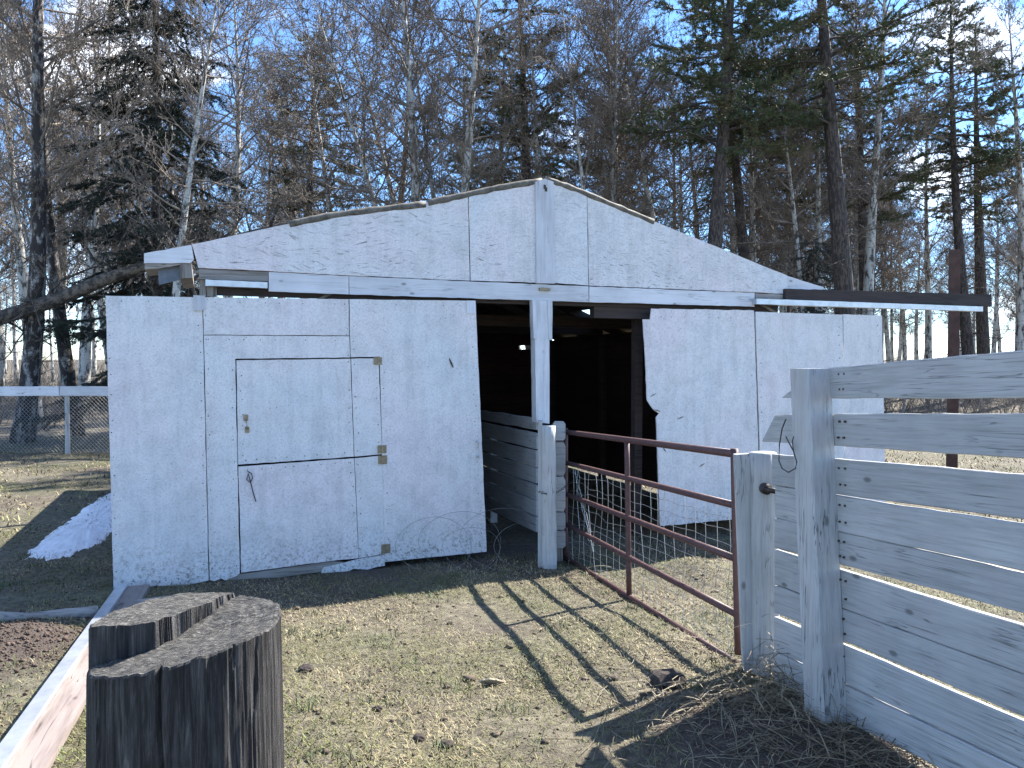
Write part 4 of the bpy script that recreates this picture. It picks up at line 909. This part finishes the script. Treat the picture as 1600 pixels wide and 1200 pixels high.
measured('pine_tree', pin(0), 1225, 410, 1228, 39.1, 'distant pine filling the gap between the big pines at right', 1.20, 2.0)
measured('pine_tree', pin(1), 480, 340, 500, 36.2, 'distant dark pine behind the birches over the left roof slope', 1.20, 5.5)
rb = random.Random(77)
# the crowded wood behind
k = 0; placed = []
while k < 46:
    Y = rb.uniform(28, 42); px = rb.uniform(-180, 1420); X = (px-800)/1200*Y
    if any((X-a_)**2+(Y-b_)**2 < 1.1 for a_, b_ in placed): continue
    placed.append((X, Y)); i = rb.randrange(5)
    plant('aspen_tree', asp(i), (X, Y, gz(X, Y)-.05), rb.uniform(-.10, .06), rb.uniform(0, 6.28), rb.uniform(.95, 1.3), 'bare slender aspen crowded in the wood behind the barn', 'bare aspens crowded behind the barn', rb.uniform(-.05, .05)); k += 1
k = 0
while k < 66:
    Y = rb.uniform(36, 80); px = rb.uniform(1180, 1760) if k < 52 else rb.uniform(-150, 330); X = (px-800)/1200*Y
    if any((X-a_)**2+(Y-b_)**2 < 1.2 for a_, b_ in placed): continue
    placed.append((X, Y)); i = rb.randrange(5); left_ = px < 500
    plant('aspen_tree', asp(i), (X, Y, gz(X, Y)-.05), rb.uniform(-.05, .05), rb.uniform(0, 6.28), rb.uniform(.75, 1.0),
          'small distant aspen far behind the left chain link fence' if left_ else 'small distant bare aspen in the open wood at right', 'distant aspens at left' if left_ else 'distant aspens at right'); k += 1
# leaning dead trunk
def dead_tree():
    rnd = random.Random(5); Y = 17.6; o = thing('fallen_tree', 'big dead fallen trunk leaning across the birches behind the left fence', 'tree', Matrix.Translation((-19, Y, 0)))
    path = [(-520, 690), (-350, 622), (-150, 548), (0, 497), (60, 478), (110, 460), (165, 436), (220, 418), (285, 402), (330, 388), (380, 368), (440, 352), (500, 342)]
    pts = [AT(x, y, Y+(x+500)*.0012) for x, y in path]; rad = [.19, .185, .175, .17, .165, .16, .15, .13, .115, .095, .08, .06, .04]
    MB().tube(pts, rad, 10).build('trunk', 'dead_bark', o, None, True)
    lm = MB()
    for k in range(34):
        i = rnd.randrange(3, 12); p = pts[i].lerp(pts[min(i+1, 12)], rnd.random()); L = rnd.uniform(.7, 2.6); d = Vector((rnd.uniform(-.6, 1), rnd.uniform(-.7, .7), rnd.choice((-1, 1, -.6, .4))*rnd.uniform(.4, 1))); q = [p]
        for j in range(7): d = (d.normalized()+Vector((rnd.uniform(-.35, .35), rnd.uniform(-.3, .3), rnd.uniform(-.35, .3)))); q.append(q[-1]+d.normalized()*L/7)
        r = rnd.uniform(.02, .05); lm.tube(q, [r*(1-.75*j/7) for j in range(8)], 5, False)
        for s in range(12):
            j = rnd.randrange(1, 7); e = q[j]+Vector((rnd.uniform(-.6, .6), rnd.uniform(-.5, .5), rnd.uniform(-.5, .5))); lm.tube([q[j], q[j].lerp(e, .5)+Vector((0, 0, rnd.uniform(-.1, .1))), e], [.012, .009, .004], 3, False)
            for s2 in range(4): e0 = q[j].lerp(e, rnd.uniform(.3, 1)); lm.spike(e0, e0+Vector((rnd.uniform(-.3, .3), rnd.uniform(-.3, .3), rnd.uniform(-.3, .3))), .006)
    lm.build('limbs', 'dead_bark', o)
dead_tree()
# undergrowth
def brush(name, x0, x1, y0, y1, count, hmax, label, seed):
    rnd = random.Random(seed); m = MB()
    for k in range(count):
        Y = rnd.uniform(y0, y1); X = rnd.uniform(x0, x1)*Y/20; p = Vector((X, Y, gz(X, Y))); h = rnd.uniform(.3, 1)*hmax
        for s in range(rnd.randrange(2, 5)):
            d = Vector((rnd.uniform(-.5, .5), rnd.uniform(-.4, .4), 1)).normalized(); mid = p+d*h*.5; e = mid+(d+Vector((rnd.uniform(-.4, .4), rnd.uniform(-.4, .4), 0)))*h*.5; m.tube([p, mid, e], [.010, .008, .003], 3, False)
            for t in range(5): e0 = p.lerp(mid, rnd.uniform(.5, 1)).lerp(e, rnd.random()*.8); m.spike(e0, e0+Vector((rnd.uniform(-.35, .35), rnd.uniform(-.3, .3), rnd.uniform(0, .4))), .006)
    tag(m.build(name, 'twig'), label, 'undergrowth', kind='stuff')
brush('undergrowth', -16, 16, 24, 36, 1500, 1.8, 'thin bare undergrowth in the wood behind the barn', 3)
brush('distant_brush', -14, 22, 55, 110, 2200, 3.2, 'far brown brush along the horizon', 4)

# ------------------------------------------------------------------ grass and hay
def grass_mat(name, straw_, green_, gp):
    m, n, l, p = newmat(name); at_ = n.new('ShaderNodeAttribute'); at_.attribute_name = 'rnd'
    v = mapped(n, l, rnd=False); g = tex(n, l, v, 0.8, 5, 0.6)
    f = math_(n, l, 'ADD', math_(n, l, 'MULTIPLY', ramp(n, l, g, [(gp, 0.0), (gp+.16, 1.0)]), .6), math_(n, l, 'MULTIPLY', math_(n, l, 'SUBTRACT', at_.outputs['Fac'], .5), .55))
    s = ramp(n, l, at_.outputs['Fac'], [(0.0, straw_[0]), (0.5, straw_[1]), (1.0, straw_[2])])
    gg = ramp(n, l, at_.outputs['Fac'], [(0.0, green_[0]), (1.0, green_[1])])
    l.new(mix(n, l, ramp(n, l, f, [(0.28, 0.0), (0.45, 1.0)]), s, gg), p.inputs['Base Color']); p.inputs['Roughness'].default_value = .7
    return m
M['grass'] = grass_mat('mown_dry_grass', [(0.07, 0.053, 0.027), (0.24, 0.198, 0.098), (0.46, 0.395, 0.225)], [(0.04, 0.048, 0.012), (0.18, 0.185, 0.055)], .42)
M['hay'] = grass_mat('old_hay', [(0.075, 0.056, 0.034), (0.165, 0.131, 0.079), (0.270, 0.225, 0.143)], [(0.068, 0.060, 0.026), (0.112, 0.098, 0.045)], .7)
def blades(name, X, Y, L, Wd, lean, mat, label, seed, stuffcat='grass'):
    rs = np.random.RandomState(seed); N = len(X); Z = gh(X, Y)-.004; az = rs.uniform(0, 2*np.pi, N); ln = np.radians(rs.uniform(lean[0], lean[1], N))
    d = np.stack([np.cos(az)*np.sin(ln), np.sin(az)*np.sin(ln), np.cos(ln)], 1); s = np.stack([-np.sin(az), np.cos(az), np.zeros(N)], 1)
    b = np.stack([X, Y, Z], 1); mid = b+d*(L*.55)[:, None]; d2 = d.copy(); d2[:, 2] -= .45; d2 += rs.normal(size=(N, 3))*.15; tip = mid+d2*(L*.5)[:, None]; w = (Wd*.5)[:, None]
    tip[:, 2] = np.maximum(tip[:, 2], Z+.006)
    V = np.stack([b-s*w, b+s*w, mid+s*w*.8, mid-s*w*.8, tip], 1).reshape(-1, 3); k = np.arange(N)*5
    F = np.concatenate([np.stack([k, k+1, k+2], 1), np.stack([k, k+2, k+3], 1), np.stack([k+3, k+2, k+4], 1)])
    me = npmesh(name, V, F, mat); at_ = me.attributes.new('rnd', 'FLOAT', 'FACE'); r = rs.uniform(0, 1, N).astype(np.float32); at_.data.foreach_set('value', np.concatenate([r, r, r]))
    o = link(name, me); tag(o, label, stuffcat, kind='stuff'); return o
rs = np.random.RandomState(3)
def scatter(N, ymin, ymax, pw):
    Y = ymin+(ymax-ymin)*rs.uniform(0, 1, N)**pw; X = rs.uniform(-.74, .74, N)*Y; return X, Y
def thin(X, Y, thr, seed=0):
    den = np.sin(1.7*X+.9*Y+seed)+np.sin(2.9*Y-1.3*X+1+seed)+np.sin(5.3*X+4.1*Y+2)*.7+rs.normal(size=len(X))*.8; keep = den > thr
    for c, r in ((G(25, 1010), .42), (G(1250, 1185), .7)): keep &= ((X-c.x)**2+(Y-c.y)**2 > r*r*rs.uniform(.4, 1.2, len(X)))
    # none inside the barn walls and none in the snow
    du = (X-BR.x)*UD.x+(Y-BR.y)*UD.y; dv = (X-BR.x)*VD.x+(Y-BR.y)*VD.y; keep &= ~((dv > .1) & (dv < DEP) & (du > uL) & (du < uRr))
    return X[keep], Y[keep]
X, Y = thin(*scatter(270000, 2.3, 8.6, .95), -1.2); blades('short_grass', X, Y, rs.uniform(.018, .055, len(X)), rs.uniform(.003, .0055, len(X)), (35, 88), 'grass', 'short dry mown grass in front of the barn', 1)
X, Y = thin(*scatter(60000, 8.6, 20, 1.0), -1.0); blades('short_grass', X, Y, rs.uniform(.04, .10, len(X)), rs.uniform(.010, .018, len(X)), (30, 85), 'grass', 'short dry grass beside and behind the barn', 2)
# greener tufts
cx = []; cy = []
for k in range(260):
    X, Y = scatter(1, 2.6, 9.0, 1.0); n = rs.randint(14, 60); cx.append(X[0]+rs.normal(size=n)*.05); cy.append(Y[0]+rs.normal(size=n)*.05)
X, Y = thin(np.concatenate(cx), np.concatenate(cy), -9)
M['tuft'] = grass_mat('green_tufts', [(0.068, 0.075, 0.026), (0.098, 0.112, 0.038), (0.165, 0.158, 0.083)], [(0.034, 0.056, 0.013), (0.083, 0.120, 0.034)], .40)
blades('grass_tufts', X, Y, rs.uniform(.03, .09, len(X)), rs.uniform(.003, .006, len(X)), (10, 60), 'tuft', 'greener grass tufts scattered in the lawn', 5)
def hay(name, centers, label, seed):
    rs2 = random.Random(seed); V = []; F = []; R = []
    for c, n, sp, lmax, hmax in centers:
        for k in range(n):
            x, y = c.x+rs2.gauss(0, sp), c.y+rs2.gauss(0, sp); z = gz(x, y)+abs(rs2.gauss(0, hmax)); L = rs2.uniform(.3, 1)*lmax; az = rs2.uniform(0, 6.28); el = rs2.uniform(-.15, .5); w = rs2.uniform(.0012, .0026)
            p = Vector((x, y, z)); d = Vector((math.cos(az)*math.cos(el), math.sin(az)*math.cos(el), math.sin(el))); s = Vector((-d.y, d.x, .3)).normalized()*w; pts = [p]
            for i in range(4): d = (d+Vector((rs2.uniform(-.18, .18), rs2.uniform(-.18, .18), -.16))).normalized(); pts.append(pts[-1]+d*L/4)
            b = len(V)
            for q in pts:
                q.z = max(q.z, gz(q.x, q.y)+.006); V += [tuple(q-s), tuple(q+s)]
            for i in range(4): F.append((b+2*i, b+2*i+1, b+2*i+3, b+2*i+2)); R.append(rs2.random())
    me = mesh(name, V, F, 'hay'); a_ = me.attributes.new('rnd', 'FLOAT', 'FACE'); a_.data.foreach_set('value', R); tag(link(name, me), label, 'hay', kind='stuff')
hay('loose_hay', [(G(1205, 1110), 270, .15, .42, .07), (G(1215, 1080), 170, .07, .45, .12), (G(1120, 1110), 220, .22, .3, .03), (G(1150, 1160), 170, .28, .34, .025), (G(1290, 1185), 170, .25, .36, .04), (G(1080, 1030), 150, .3, .22, .02), (G(1380, 1190), 300, .22, .35, .03),
                  (G(960, 960), 90, .35, .25, .015), (G(1000, 1060), 80, .35, .25, .015), (G(885, 900), 160, .14, .25, .03)], 'loose old hay tangled around the gate and fence posts', 8)

# soil crumbs and leaf litter
def crumbs(name, X, Y, S, flat, mat, label, cat, seed):
    rs2 = np.random.RandomState(seed); N = len(X); Z = gh(X, Y); base = np.array([(1, 0, 0), (0, 1, 0), (-1, 0, 0), (0, -1, 0), (0, 0, 1), (0, 0, -1)], float)
    V = base[None]*S[:, None, None]*rs2.uniform(.5, 1.3, (N, 6, 1)); V[:, :, 2] *= flat; a = rs2.uniform(0, 6.28, N); c_, s_ = np.cos(a)[:, None], np.sin(a)[:, None]
    x, y = V[:, :, 0]*c_-V[:, :, 1]*s_, V[:, :, 0]*s_+V[:, :, 1]*c_; V = np.stack([x+X[:, None], y+Y[:, None], V[:, :, 2]+(Z+S*flat*.4)[:, None]], 2).reshape(-1, 3)
    f = np.array([(0, 1, 4), (1, 2, 4), (2, 3, 4), (3, 0, 4), (1, 0, 5), (2, 1, 5), (3, 2, 5), (0, 3, 5)]); F = (f[None]+6*np.arange(N)[:, None, None]).reshape(-1, 3)
    tag(link(name, npmesh(name, V, F, mat)), label, cat, kind='stuff')
M['soil'] = plain('loose_soil', (0.04, 0.028, 0.022), (0.13, 0.088, 0.066), 9, .95, 0, .0, False)
M['litter'] = plain('leaf_litter', (0.035, 0.026, 0.02), (0.16, 0.12, 0.08), 5, .9, 0, .0, False)
c = G(25, 1010); X = c.x+rs.normal(size=2600)*.42; Y = c.y+rs.normal(size=2600)*.34
crumbs('soil_crumbs', X, Y, rs.gamma(1.5, .0032, 2600)+.002, .8, 'soil', 'crumbly brown soil at left beside the fallen track', 'soil', 1)
X, Y = scatter(5200, 2.4, 8.5, 1.0); X, Y = thin(X, Y, -9); crumbs('leaf_litter', X, Y, rs.gamma(1.5, .005, len(X))+.003, .45, 'litter', 'dark scraps of leaf and manure strewn over the grass', 'litter', 2)
